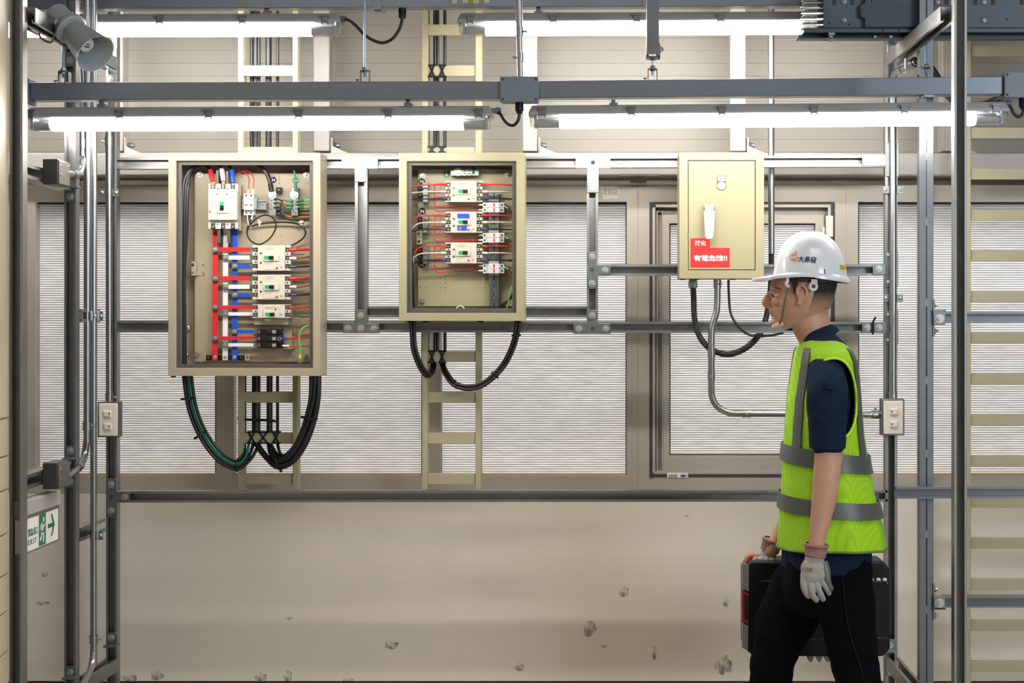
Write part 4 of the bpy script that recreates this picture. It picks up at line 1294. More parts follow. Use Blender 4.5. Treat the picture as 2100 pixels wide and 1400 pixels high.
def breaker(label, x0, y0, x1, y1, poles, hx, hy, h=0.060, blue=False, rows=None, group=None, dot=None):
    """moulded-case breaker lying on its side: terminals at both ends, toggle across the middle"""
    r = thing('circuit_breaker', label, 'circuit breaker', P((x0 + x1) / 2, y1, YP), group)
    Yt, Ym = YP - h * 0.78, YP - h
    m = MB().fb(x0, y0 + 1, x1, y1 - 1, Yt, h * 0.78 - 0.001)
    gaps = []
    # notched terminal ends
    ps = sorted(poles)
    for xa, xb in ((x0 - 1.5, x0 + 10), (x1 - 10, x1 + 1.5)):
        es = [y0] + [p for c in ps for p in (c - 4.2, c + 4.2)] + [y1]
        for i in range(0, len(es), 2):
            m.fb(xa, es[i], xb, es[i + 1], Yt - 0.004, h * 0.5)
    m.build('body', BRK, r, bevel=0.0008)
    c = MB().fb(x0 + 9.5, y0, x1 - 10.5, y1, Ym, h * 0.9)
    c = c.build('cover', BRK, r, bevel=0.001)
    for xx in (x0 + 5, x1 - 5):
        for py in ps:
            o = MB().fb(xx - 4.5, py - 3.6, xx + 4.5, py + 3.6, Yt - 0.001, 0.002).build('terminal', GASK, r)
            s_ = MB().fb(xx - 3.5, py - 2.2, xx + 3.5, py + 2.2, Yt - 0.003, 0.002)
            screw(s_, xx, py, Yt - 0.003, 0.0046).build('terminal_screw', SCREW, o)
        for i in range(len(ps) - 1):
            yy = (ps[i] + ps[i + 1]) / 2
            MB().cyl(P(xx, yy, Yt - 0.0052), P(xx, yy, Yt - 0.004), 0.0026, 12).build('hole', GASK, r)
    for py in (ps[0] + 7, ps[-1] - 7):
        if len(ps) > 2:
            screw(MB(), x0 + 16, py, Ym, 0.0036).build('cover_screw', SCREW, c)
    fx0, fx1 = x0 + 21.5, x1 - 23.5
    if blue:
        MB().fb(fx0, y0 + 2.5, fx1, y1 - 2.5, Ym - 0.001, 0.001).build('face_plate', BRKD, c)
        MB().fb(fx0 + 2, y0 + 4, fx1 - 2, hy - 7.5, Ym - 0.0015, 0.001).build('blue_label', BLUE, c)
        MB().fb(fx0 + 2, hy + 7.5, fx1 - 7, y1 - 4, Ym - 0.0015, 0.001).build('blue_label', BLUE, c)
        MB().fb(fx0 + 6, hy + 8.5, fx0 + 9, y1 - 5, Ym - 0.002, 0.001).build('orange_mark', ORANGE, c)
        MB().fpoly([(x1 - 21.5, y0 + 16), (x1 - 16, y0 + 15), (x1 - 14.5, y0 + 28), (x1 - 20, y0 + 29)], Ym - 0.0006, 0.0006).build('paper_tag', PAPER, c)
    else:
        MB().fb(fx0, y0 + 2, fx1, y1 - 2.5, Ym - 0.0012, 0.0012).build('face_plate', BRKD, c, bevel=0.0004)
        k = MB()
        for i in range(3):
            k.fb(fx0 + 3, y0 + 4 + i * 2.2, fx1 - 7 - i * 2, y0 + 4.7 + i * 2.2, Ym - 0.0015, 0.0004)
            k.fb(fx0 + 2, hy + 9 + i * 2.0, fx1 - 12 - i * 2, hy + 9.6 + i * 2.0, Ym - 0.0015, 0.0004)
        k.build('print', PRINT, c, smooth=0)
    MB().fb(fx0 - 0.5, hy - 7, fx1 + 0.5, hy + 6.5, Ym - 0.005, 0.005).build('toggle_frame', BRK, c, bevel=0.0008)
    MB().fb(hx - 9, hy - 4, hx, hy + 3.5, Ym - 0.0056, 0.001).build('on_mark', TOGG, c, label='green on mark beside the toggle')
    MB().fb(hx, hy - 4, hx + 10, hy + 3.5, Ym - 0.0056, 0.001).fb(hx + 2.5, hy - 3.4, hx + 8, hy + 3, Ym - 0.014, 0.012).build('toggle', BLACKP, c, bevel=0.0006)
    d = dot or (fx1 - 3.5, y1 - 6)
    MB().cyl(P(d[0], d[1], Ym - 0.0035), P(d[0], d[1], Ym), 0.0032, 14).build('trip_button', DOTR, c)
    MB().fb(x1 - 19, y0 + 3, x1 - 17, y0 + 3.6, Ym - 0.0004, 0.0004).fb(x1 - 20, y1 - 9, x1 - 16, y1 - 5, Ym - 0.0004, 0.0004).build('print', PRINT, c, smooth=0)
    return r


def fuse_pair(label, x0, y0, x1, y1, across, red, Y=5.905):
    """two fuse holders side by side on a rail; across = 'h' when they lie on their side"""
    r = thing('fuse_holder', label, 'fuse holder', P((x0 + x1) / 2, y1, Y))
    for k in range(2):
        if across == 'h':
            h = (y1 - y0) / 2
            a = (x0, y0 + k * h + 0.25, x1, y0 + (k + 1) * h - 0.25)
            w = x1 - x0
            m = MB().fb(a[0], a[1], a[2], a[3], Y + 0.012, YP - Y - 0.016).fb(a[0] + w * .27, a[1], a[0] + w * .77, a[3], Y, 0.02)
            o = m.build('module', FUSE, r, bevel=0.0006)
            cy = (a[1] + a[3]) / 2
            for x in (x0 + 4, x1 - 4.5):
                MB().cyl(P(x, cy, Y + 0.0115), P(x, cy, Y + 0.013), 0.0034, 14).build('screw_hole', GASK, o)
            MB().fb(x0 + w * .49, a[1] + 1.3, x0 + w * .56, a[3] - 1.3, Y - 0.0006, 0.001).build('red_window', DOTR, o)
            MB().fb(x0 + w * .60, a[1] + 1, x0 + w * .605, a[3] - 1, Y - 0.0004, 0.0005).fb(x0 + w * .33, cy - .6, x0 + w * .4, cy + .6, Y - 0.0004, 0.0005).build('print', PRINT, o, smooth=0)
        else:
            h = (x1 - x0) / 2
            a = (x0 + k * h + 0.25, y0, x0 + (k + 1) * h - 0.25, y1)
            w = y1 - y0
            m = MB().fb(a[0], a[1], a[2], a[3], Y + 0.012, YP - Y - 0.016).fb(a[0], a[1] + w * .24, a[2], a[1] + w * .76, Y, 0.02)
            o = m.build('module', FUSE, r, bevel=0.0006)
            cx = (a[0] + a[2]) / 2
            for y in (y0 + 4, y1 - 5):
                MB().cyl(P(cx, y, Y + 0.0115), P(cx, y, Y + 0.013), 0.0034, 14).build('screw_hole', GASK, o)
            MB().fb(a[0] + 1.5, y0 + w * .50, a[2] - 1.5, y0 + w * .56, Y - 0.0006, 0.001).build('red_window', DOTR, o)
            MB().fb(a[0] + 1, y0 + w * .65, a[2] - 1, y0 + w * .66, Y - 0.0004, 0.0005).fb(cx - 3, y0 + w * .28, cx + 3, y0 + w * .30, Y - 0.0004, 0.0005).build('print', PRINT, o, smooth=0)
    m = MB()
    if across == 'h':
        m.fb(x0 + 12, y0 - 5, x0 + 33, y1 + 4, Y + 0.02, YP - Y - 0.026)
    else:
        m.fb(x0 - 3, y0 + 9, x1 + 6, y1 - 12, Y + 0.02, YP - Y - 0.026)
    m.build('end_stop', mat('grey_clip', (150, 152, 150), 0.5), r, bevel=0.0008)
    return r


# ------------------------------------------------------------------ the larger open cabinet
cab1, pl1 = cabinet('distribution_cabinet', 'larger tan wall cabinet standing open, full of red, white and blue busbars', (345, 313, 657, 771), (361, 329, 642, 755), (12, 9.5, 7, 8.5), CABA, (399, 355, 637, 742), ((409, 357), (628, 358), (404, 728), (627, 731)))
holes(pl1, [(563, 361), (573, 361), (573, 366), (573, 369), (573, 376), (631, 376), (631, 404), (496, 362), (631, 432), (536, 482), (575, 482), (612, 472), (631, 460), (631, 488), (612, 493), (505, 456), (452, 501)])
holes(pl1, [(x, y) for y in (719, 733) for x in (525, 535, 542, 559, 584, 591, 601)] + [(614, 702), (631, 658), (631, 712), (614, 580), (614, 657)])
MB().fb(392, 536, 402, 565, YP - 0.02, 0.018).fb(402, 536, 420, 565, YP - 0.003, 0.003).build('side_tab', CABA, pl1, bevel=0.0008)
k = MB()
for x, y, q in ((417, 543, 0.003), (417, 560, 0.003), (395, 559, 0.02)):
    screw(k, x, y, YP - q, 0.0032)
k.build('tab_screw', SCREW, pl1)
MB().ball(P(395.5, 543, YP - 0.02), (0.005, 0.003, 0.005)).build('tab_screw', GASK, pl1)
k = MB().ball(P(384, 673, YBK - 0.006), (0.012, 0.006, 0.012))
k.build('cabinet_bolt', BOLT, cab1)
MB().ball(P(384, 727, YBK - 0.006), (0.006, 0.006, 0.006)).build('cabinet_bolt', BOLT, cab1)
MB().fb(350, 771, 358, 773.5, YF + 0.01, 0.02).build('corner_foot', DSTEEL, cab1)

# main breaker, upright
mb = thing('circuit_breaker', 'tall main circuit breaker fed by red, white and blue boots in the larger cabinet', 'circuit breaker', P(457, 470, YP))
Yt, Ym = 5.905, 5.885
m = MB().fb(427, 380, 487, 466, Yt, YP - Yt - 0.001)
for ya, yb in ((376.5, 388), (457, 469.5)):
    es = [427] + [p for c in (437, 457.5, 477.5) for p in (c - 4.6, c + 4.6)] + [487.5]
    for i in range(0, 8, 2):
        m.fb(es[i], ya, es[i + 1], yb, Yt - 0.004, 0.04)
m.fb(427, 387, 487.5, 394, Yt - 0.004, 0.03).fb(427, 452, 487.5, 458, Yt - 0.004, 0.03)
m.build('body', BRK, mb, bevel=0.001)
cv = MB().fb(426.5, 394, 486, 451, Ym, 0.05).build('cover', BRK, mb, bevel=0.0015)
MB().fb(455.6, 394.5, 456.1, 451, Ym - 0.0003, 0.0005).fb(427, 437.2, 486, 437.7, Ym - 0.0003, 0.0005).build('seam', PRINT, cv, smooth=0)
MB().fb(428, 409, 446, 436, Ym - 0.0008, 0.001).build('face_plate', BRKD, cv)
MB().fb(466, 408, 483, 436, Ym - 0.0008, 0.001).build('face_plate', BRKD, cv)
k = MB()
for i in range(4):
    k.fb(430, 412 + i * 4, 443 - i, 412.7 + i * 4, Ym - 0.0012, 0.0004).fb(468, 411 + i * 5, 480, 411.6 + i * 5, Ym - 0.0012, 0.0004)
k.fb(475, 403, 482, 405, Ym - 0.0004, 0.0004).build('print', PRINT, cv, smooth=0)
MB().fb(427.5, 401.5, 438.5, 408, Ym - 0.0006, 0.0006).build('white_sticker', SIGNW, cv)
MB().fb(445, 406, 466.5, 437, Ym - 0.004, 0.004).build('toggle_frame', BRK, cv, bevel=0.001)
MB().fb(451, 413, 458, 421, Ym - 0.005, 0.001).build('on_mark', TOGG, cv, label='green on mark beside the toggle')
MB().fb(450.5, 421, 458.5, 432, Ym - 0.005, 0.001).fb(451.5, 422, 457.5, 426.5, Ym - 0.014, 0.012).build('toggle', BLACKP, cv, bevel=0.0008)
MB().cyl(P(430.3, 433.5, Ym - 0.003), P(430.3, 433.5, Ym), 0.003, 14).build('trip_button', DOTR, cv)
for x in (445.5, 465.5):
    screw(MB(), x, 398, Ym, 0.0034).build('cover_screw', SCREW, cv)
for x in (437, 457.5, 477.5):
    for y in (382.5, 464):
        o = MB().fb(x - 4.3, y - 6, x + 4.3, y + 5, Yt - 0.001, 0.002).build('terminal', GASK, mb)
        screw(MB().fb(x - 2.6, y - 4, x + 2.6, y + 4, Yt - 0.003, 0.002), x, y, Yt - 0.003, 0.0054).build('terminal_screw', SCREW, o)
for x in (446.5, 466.5):
    MB().cyl(P(x, 387 if x < 450 else 386, Yt - 0.0046), P(x, 387, Yt - 0.003), 0.0024, 12).cyl(P(x, 460, Yt - 0.0046), P(x, 460, Yt - 0.003), 0.0024, 12).build('hole', GASK, mb)
    MB().fb(x - 3.2, 349 if x < 450 else 351, x + 1.8, 378, Yt + 0.002, 0.04).build('barrier', DSTEEL, mb)
    MB().fb(x - 1, 468, x + 5.5, 498, Yt + 0.002, 0.035).build('barrier', DSTEEL, mb)
MB().fb(487.5, 379, 494, 473, 5.935, 0.024).build('mounting_bracket', CABA, mb)

# boots and feeders over the main breaker
LBK = dict(r=0.0058, name='feeder_cable', cat='cable')
for nm, x0_, y0_, x1_, y1_, ct, mt in (('red', 431, 349, 436.5, 372, (421, 336), RED), ('white', 454.5, 346, 458, 371, (446, 335), WHT), ('blue', 475, 349, 478, 375, (468, 335), BLUE)):
    o = wire('black feeder cable with a %s boot above the main breaker' % nm, [(ct[0] - 6, ct[1] - 10, 5.93), ct + (5.925,), (x0_ - 0.8, y0_ - 1, 5.915), ((x0_ + x1_) / 2, (y0_ + y1_) / 2, 5.905)], BLACK, **LBK)
    MB().tube([P(x0_, y0_, 5.914), P((x0_ + x1_) / 2, (y0_ + y1_) / 2, 5.905), P(x1_, y1_, 5.899)], [0.0074, 0.0082, 0.0066], 14, 5).build('boot', mt, o, label='%s rubber boot' % nm)
    MB().fb(x1_ - 2.8, y1_ - 1, x1_ + 2.8, y1_ + 9, 5.9, 0.002).build('lug', COPPER if nm != 'blue' else SCREW, o)
for i, (xa, xb, xc) in enumerate(((417, 375.5, 373.5), (409, 380, 377.5), (401, 384, 376))):
    wire('black cable running down the hinge side inside the larger cabinet', [(xa + 12, 333, 5.93), (xa, 338 + i * 2, 5.93), ((xa + xb) / 2 - 4, 346 + i * 4, 5.92), (xb + 3, 368 + i * 4, 5.91), (xb, 395, 5.905), (xb - 2, 480, 5.90), (xc, 600, 5.90), (xc + 2.5, 765, 5.91)], BLACK, r=0.0062, name='feeder_cable', cat='cable', group='black cables at the hinge side of the larger cabinet')
nc = wire('black neutral cable with red tape curving down to the neutral bar', [(516, 330, 5.93), (527, 336, 5.93), (540, 346, 5.925), (550, 362, 5.92), (555, 378, 5.915), (557, 392, 5.91)], BLACK, r=0.0072, name='neutral_cable', cat='cable')
MB().tube([P(536.5, 342, 5.927), P(541, 347, 5.9255), P(545.5, 354, 5.924)], 0.0076, 12, 4).build('red_tape', REDW, nc)
MB().tube([P(554.3, 377, 5.915), P(556.5, 390, 5.911)], 0.0082, 12, 0).build('heat_shrink', BLACKP, nc)
gc = wire('green earth cable dropping to the earth bar in the larger cabinet', [(599, 328, 5.93), (601, 342, 5.925), (605, 360, 5.92), (606.5, 374, 5.915), (606.5, 390, 5.91)], GREEN, r=0.0032, name='earth_wire')
MB().tube([P(606.5, 374, 5.915), P(606.5, 391, 5.91)], [0.004, 0.005], 10, 0).build('boot', mat('dark_green', (10, 88, 62), 0.4), gc)
earthmark(pl1, 606.5, 370, 7)
sdisc(pl1, 561, 369, 6.2, BLACKP, 'N')

nb = thing('neutral_bar', 'silver neutral terminal bar on black insulators in the larger cabinet', 'terminal bar', P(558, 442, YP))
MB().fb(552, 392, 566, 442, 5.922, 0.012).build('bar', ZINC, nb, bevel=0.0008)
MB().fb(566, 384, 577, 396, 5.935, 0.026).build('insulator', BLACKP, nb, bevel=0.001)
MB().fb(566, 430, 577, 441.5, 5.935, 0.026).build('insulator', BLACKP, nb, bevel=0.001)
k = MB()
for x, y in ((554.5, 412.5), (562.5, 408.5), (554.5, 421), (562.5, 417), (554.5, 430), (562.5, 426)):
    screw(k, x, y, 5.922, 0.0046)
k.build('screw', SCREW, nb)
MB().hexbolt(P(558.5, 399, 5.922), 0.0085).build('bolt', BOLT, nb)
for y in (389, 437.5):
    screw(MB(), 571.5, y, 5.935, 0.003).build('insulator_screw', SCREW, nb)
eb = thing('earth_bar', 'silver earth terminal bar under the green disc in the larger cabinet', 'terminal bar', P(604, 442, YP))
MB().fb(597, 384, 611, 442, 5.925, 0.036).build('bar', ZINC, eb, bevel=0.0008)
k = MB()
for x, y in ((599.5, 413), (608, 409), (599.5, 421.5), (608, 417.5), (599.5, 430), (608, 426.5), (604, 437)):
    screw(k, x, y, 5.925, 0.0052)
k.build('screw', SCREW, eb)
MB().hexbolt(P(603.5, 399, 5.925), 0.009).build('bolt', BOLT, eb)
for i, (y, c2) in enumerate(((411, LGREEN), (418, COPPER), (425, LGREEN))):
    wire(('upper', 'middle', 'lower')[i] + ' green-booted earth wire leaving the earth bar to the cabinet edge', [(606, y - 1, 5.918), (614, y, 5.915), (625, y, 5.915), (640, y - 1, 5.915)], c2, r=0.003, name='earth_wire', ends=(((612, y), (624, y), mat('dark_green', (10, 88, 62), 0.4), 0.0042, 'boot'),))
    wire(('upper', 'middle', 'lower')[i] + ' copper earth link joining the neutral side and earth bar', [(599, y + 2, 5.918), (590, y + 1, 5.922), (580, y, 5.93), (575 + i, y + 14, 5.935), (580, y + 24 - i * 4, 5.94), (600, 443 + i, 5.94), (640, 443 + i * 0.4, 5.94)], COPPER, r=0.0022, name='earth_link', ends=(((598, y + 2), (586, y + 1), GREEN, 0.0036, 'boot'),))
for i, y in enumerate((409, 417, 426)):
    wire(('upper', 'middle', 'lower')[i] + ' black neutral wire curling from the neutral bar along the cabinet edge', [(562, y, 5.917), (570, y - 1, 5.912), (578, y + 4, 5.908), (581 - i * 2, y + 14, 5.906), (583 - i, 440, 5.906), (590, 446 + i * 1.2, 5.91), (612, 447 + i, 5.915), (642, 445 + i * 1.2, 5.92)], BLACK, r=0.0022, name='neutral_wire')
dr = tag(MB().fb(490, 410, 546, 413, 5.938, 0.002).fb(490, 426.5, 546, 429.5, 5.938, 0.002).fb(490, 413, 546, 426.5, 5.944, 0.002).fb(490, 412.6, 546, 413.4, 5.938, 0.008).fb(490, 426, 546, 427, 5.938, 0.008).build('din_rail', ZINC), 'short steel mounting rail behind the paired fuse holders of the larger cabinet', 'rail')
MB().fb(531, 419, 543, 420.6, 5.9435, 0.001).build('slot', GASK, dr)
fuse_pair('pair of upright grey fuse holders with red windows beside the main breaker', 499.5, 397, 520.5, 441, 'v', True)
for i, (xe, xs, yp) in enumerate(((509, 484, 352), (519, 487, 350))):
    wire(('inner', 'outer')[i] + ' thin red wire arching from the fuse holders behind the blue boot', [(xe - 0.5, 399, 5.92), (xe + 1, 380, 5.92), (xe + 1.5, 366, 5.92), (xe - 5, 354, 5.925), (xe - 15, yp, 5.93), (xs + 2, yp + 4, 5.935), (xs - 4, 364 - i * 8, 5.94)], REDW, r=0.0016, ends=(((xe - 0.5, 398), (xe, 388), WHT, 0.003, 'ferrule'),))
lp = wire('black control cable making a double loop below the fuse holders', [(516, 464, 5.945), (530, 460, 5.943), (555, 456.5, 5.94), (590, 456, 5.94), (612, 460, 5.94), (624, 470, 5.935), (626, 481, 5.935), (616, 493, 5.94), (598, 503, 5.945), (578, 508, 5.95)], BLACK, r=0.0028, name='control_cable', cat='cable')
wire('black control cable curling into a round loop below the fuse holders', [(511, 452, 5.93), (508, 463, 5.93), (506.5, 478, 5.93), (512, 491, 5.93), (524, 499.5, 5.93), (536, 500, 5.93), (552, 490, 5.93), (562, 476, 5.928), (566, 463, 5.925), (563, 451, 5.925), (554, 443, 5.925), (542, 441, 5.925), (529, 446, 5.925), (518, 455, 5.925), (509, 467, 5.935)][1:] + [(507, 478, 5.937)], BLACK, r=0.0027, name='control_cable', cat='cable')
wire('white sleeved lead under the paired fuse holders', [(507, 440, 5.92), (508, 452, 5.92), (511, 462, 5.93)], WHT, r=0.0017)
wire('short white and black lead under the outer fuse holder', [(518, 441, 5.92), (515, 450, 5.92), (510, 462, 5.93)], BLACK, r=0.0017, ends=(((518, 441), (515.5, 450), WHT, 0.0028, 'ferrule'),))
for x, y in ((532, 456), (617, 455)):
    MB().fb(x - 4, y - 5, x + 5, y + 2, YP - 0.006, 0.006).fb(x - 1.5, y + 2, x + 1.5, y + 7, YP - 0.026, 0.006).build('cable_clip', PAPER, pl1, bevel=0.0008)

# busbars with their branch straps
YV, YH = 5.936, 5.928
for nm, x0_, x1_, mt, straps in (('red', 436, 447, RED, ((511.5, 518, 9), (570.5, 518, 8.6), (629.5, 526, 7), (693, 526, 7))), ('white', 457, 467.7, WHT, ((528, 518, 8.6), (588, 518, 8.6), (643.5, 526, 7), (707, 526, 7))), ('blue', 476, 487, BLUE, ((545.5, 518, 8.6), (604.5, 518, 8.6), (679.5, 526, 7)))):
    b = thing('busbar', '%s upright busbar with branch straps in the larger cabinet' % nm, 'busbar', P((x0_ + x1_) / 2, 738, YV))
    sl = {'red': 1.5, 'white': 1.5, 'blue': 1.0}[nm]
    m = MB()
    m.prism([P(x0_ + (x1_ - x0_) / 2 - 4.6 + 1.5 * 0, 466, 5.9), P(x1_ - 1, 466, 5.9), P(x1_, 481, YV - 0.004), P(x0_ + 0.5, 481, YV - 0.004)], (0, 0.004, 0))
    m.fpoly([(x0_ + 0.4, 480), (x1_ + 0.2, 480), (x1_ - 0.8, 738.5), (x0_ - 0.8, 738.5)], YV, 0.004)
    m.build('bar', mt, b, bevel=0.0005)
    for y, xe, hh in straps:
        h = hh / 2
        xo = -0.8 * (y - 480) / 258
        k = MB().fpoly([(x0_ + xo, y - h), (x1_ + 4, y - h), (x1_ + 10, y - h), (xe, y - h), (xe, y + h), (x0_ + xo, y + h)], YH, 0.004)
        k.fb(x0_ + xo - 0.6, y - h - 1.2, x1_ + xo + 0.6, y + h + 1.2, YV - 0.0008, 0.001)
        k = k.build('strap', mt, b, bevel=0.0004)
        MB().fb(x0_ + xo - 0.8, y - h - 1.4, x1_ + xo + 0.8, y + h + 1.4, YH - 0.001, 0.005).build('bare_joint', ZINC, k)
        MB().fb(xe - 6, y - h + 0.3, xe + 1, y + h - 0.3, YH - 0.001, 0.004).build('bare_tip', ZINC, k)
        cc = P((x0_ + x1_) / 2 + xo, y, YH - 0.001)
        MB().hexbolt(cc, 0.0048).build('bolt', BOLT, k)
    screw(MB(), (x0_ + x1_) / 2 - 0.8, 732.5, YV, 0.0055).build('bolt', BOLT, b)
ins = tag(MB().fb(421, 728, 503, 738.5, 5.942, 0.018).build('busbar_support', BLACKP, bevel=0.001), 'black insulating bar holding the busbar feet in the larger cabinet', 'support')
MB().fb(502, 728, 512, 739, 5.94, 0.02).fb(419, 728, 422, 739, 5.94, 0.02).build('end_clamp', CABA, ins)
for x, mm in ((427, GASK), (495, GASK), (508, SCREW)):
    screw(MB(), x, 733, 5.9405, 0.0045).build('screw', mm, ins)

breaker('three-pole breaker, topmost of three on the branch straps of the larger cabinet', 519, 503, 595, 555, (512, 528.5, 545.5), 551, 528.5)
breaker('three-pole breaker, middle of three on the branch straps of the larger cabinet', 519, 563, 594.5, 614, (571, 588, 604.5), 552, 588.5)
breaker('smaller two-pole breaker, lowest of three on the branch straps of the larger cabinet', 519, 624, 594.5, 652, (630, 645.5), 553, 645.0, dot=(565, 633.5))
MB().fb(521, 652, 592, 666, YP - 0.04, 0.038).build('riser_box', CABA, pl1, bevel=0.001)
sb = tag(MB().fb(521, 673, 599, 716, YP - 0.02, 0.019).fb(592, 675, 608, 715, YP - 0.003, 0.003).build('breaker_base', CABA, bevel=0.001), 'tan base plate under the three black breakers in the larger cabinet', 'base')
for i, y in enumerate((680, 694, 707.5)):
    b = thing('small_breaker', 'black single-pole breaker, %s of the row of three in the larger cabinet' % ('top', 'middle', 'bottom')[i], 'circuit breaker', P(553, y + 6, YP))
    MB().fb(527, y - 6, 580, y + 6, YP - 0.045, 0.026).fb(536, y - 6, 568, y + 6, YP - 0.055, 0.03).build('body', BLACKP, b, bevel=0.0012)
    MB().fb(548, y - 3.5, 556, y + 3.5, YP - 0.062, 0.008).build('toggle', BLACK, b, bevel=0.0008)
    MB().fb(558, y - 3.2, 566, y + 3.2, YP - 0.0555, 0.001).build('rating_label', PRINT, b)
    MB().fb(528, y - 3.5, 534, y + 3.5, YP - 0.046, 0.002).fb(574, y - 3, 588, y + 3, YP - 0.044, 0.003).build('terminal', ZINC, b)

# outgoing wires of the larger cabinet
XE = 646
cols = (('red', RED, RED, 0.0044, 0.0062), ('bare copper', COPPER, WHT, 0.0028, 0.0046), ('black', BLACK, NAVYB, 0.0030, 0.0046))
for bi, (nmb, ys) in enumerate((('topmost', (512, 529.5, 547)), ('middle', (571, 588, 604.5)))):
    for (nm, mt, bm, rr, rb), y, dy in zip(cols, ys, (-1, -3.5, -1.5)):
        wire('%s outgoing wire of the %s branch breaker in the larger cabinet' % (nm, nmb), [(592, y, 5.908), (600, y, 5.908), (615, y - 0.2, 5.91), (630, y + dy * 0.7, 5.915), (XE, y + dy, 5.92)], mt, r=rr, Y=5.908, ends=(((594, y), (608, y), bm, rb, 'boot'),))
    for k_, y in enumerate((520.5, 537.5)):
        yy = y + (0 if bi == 0 else 59)
        wire('bent phase barrier strip, %s of two beside the %s branch breaker' % (('upper', 'lower')[k_], nmb), [(596, yy, 5.91), (610, yy + 1, 5.91), (624, yy + 0.5, 5.912)], DSTEEL, r=0.0013, name='barrier_strip', cat='barrier')
wire('red outgoing wire of the lowest branch breaker in the larger cabinet', [(592, 630.5, 5.908), (602, 630.5, 5.908), (622, 628, 5.91), (XE, 630, 5.92)], RED, r=0.0024, Y=5.908, ends=(((593, 630.5), (602, 630.5), RED, 0.004, 'boot'),))
wire('black outgoing wire of the lowest branch breaker in the larger cabinet', [(592, 646, 5.908), (606, 647, 5.908), (622, 650, 5.91), (XE, 648, 5.92)], BLACK, r=0.0018, Y=5.908, ends=(((594, 646), (605, 647), DSTEEL, 0.0032, 'boot'),))
w1 = wire('upper red wire with a blue ring terminal at the black breakers', [(577, 694.5, 5.905), (590, 693, 5.903), (612, 689, 5.905), (XE, 682, 5.92)], RED, r=0.0017, Y=5.904, ends=(((578, 694), (589, 693), NAVYB, 0.0042, 'sleeve'),))
ring_lug(w1, 573, 694.5, 5.903)
wire('middle red wire leaving the black breakers', [(580, 695.5, 5.908), (596, 695, 5.906), (618, 694, 5.908), (XE, 690, 5.92)], RED, r=0.0017, Y=5.906)
wire('lowest red wire with a white sleeve leaving the black breakers', [(580, 709, 5.912), (594, 709, 5.91), (618, 710, 5.91), (XE, 708, 5.92)], RED, r=0.0017, Y=5.91, ends=(((579, 709), (593, 709), WHT, 0.0036, 'sleeve'),))
w2 = wire('loose light green earth wire hanging with a yellow ferrule in the larger cabinet', [(XE, 667, 5.90), (634, 667.5, 5.892), (622, 672, 5.888), (615, 684, 5.886), (614, 698, 5.886), (616.5, 714, 5.886), (615.5, 730, 5.886)], LGREEN, r=0.0024, Y=5.886, ends=(((615.7, 727), (615.5, 735), YELLOW, 0.0042, 'ferrule'),))
ring_lug(w2, 615.4, 740.5, 5.886)

# ------------------------------------------------------------------ the smaller open cabinet
cab2, pl2 = cabinet('distribution_cabinet', 'smaller cream wall cabinet standing open with three breakers in a column', (818, 313, 1076, 658), (834, 330, 1059, 642), (10.5, 9.5, 8.5, 10), CABB, (857, 347, 1052, 628), ((867, 359), (1041, 358), (866, 618)))
holes(pl2, [(914 + dx, y) for dx in (0, 81.5) for y in (566.5, 572, 580.5, 589, 594.5)] + [(904, 571), (904, 590), (862, 573.5), (873, 573.5), (862, 588), (873, 588), (985.5, 353.5), (989, 353.5), (993, 353.5), (904, 384.5), (904, 447), (904, 466), (1005, 384.5), (904, 509)])
earthmark(pl2, 916, 357.5, 6.8)
e2 = thing('earth_bar', 'silver earth bar with clear screws at the top of the smaller open cabinet', 'terminal bar', P(953, 360, YP))
MB().fb(924, 346.5, 982, 360, 5.925, 0.036).build('bar', ZINC, e2, bevel=0.0008)
MB().hexbolt(P(938.5, 352, 5.925), 0.0088).build('bolt', BOLT, e2)
k = MB()
for x, y in ((949, 349), (958, 348), (966, 347.5), (953, 357.5), (962, 357.5), (971, 357)):
    screw(k, x, y, 5.925, 0.0052)
k.build('screw', SCREW, e2)
wire('short green earth wire rising from the earth bar of the smaller cabinet', [(970, 338, 5.93), (970.5, 345, 5.922), (971, 355, 5.918)], mat('dark_green', (10, 88, 62), 0.4), r=0.0034, name='earth_wire')
order = ('top', 'middle', 'bottom')
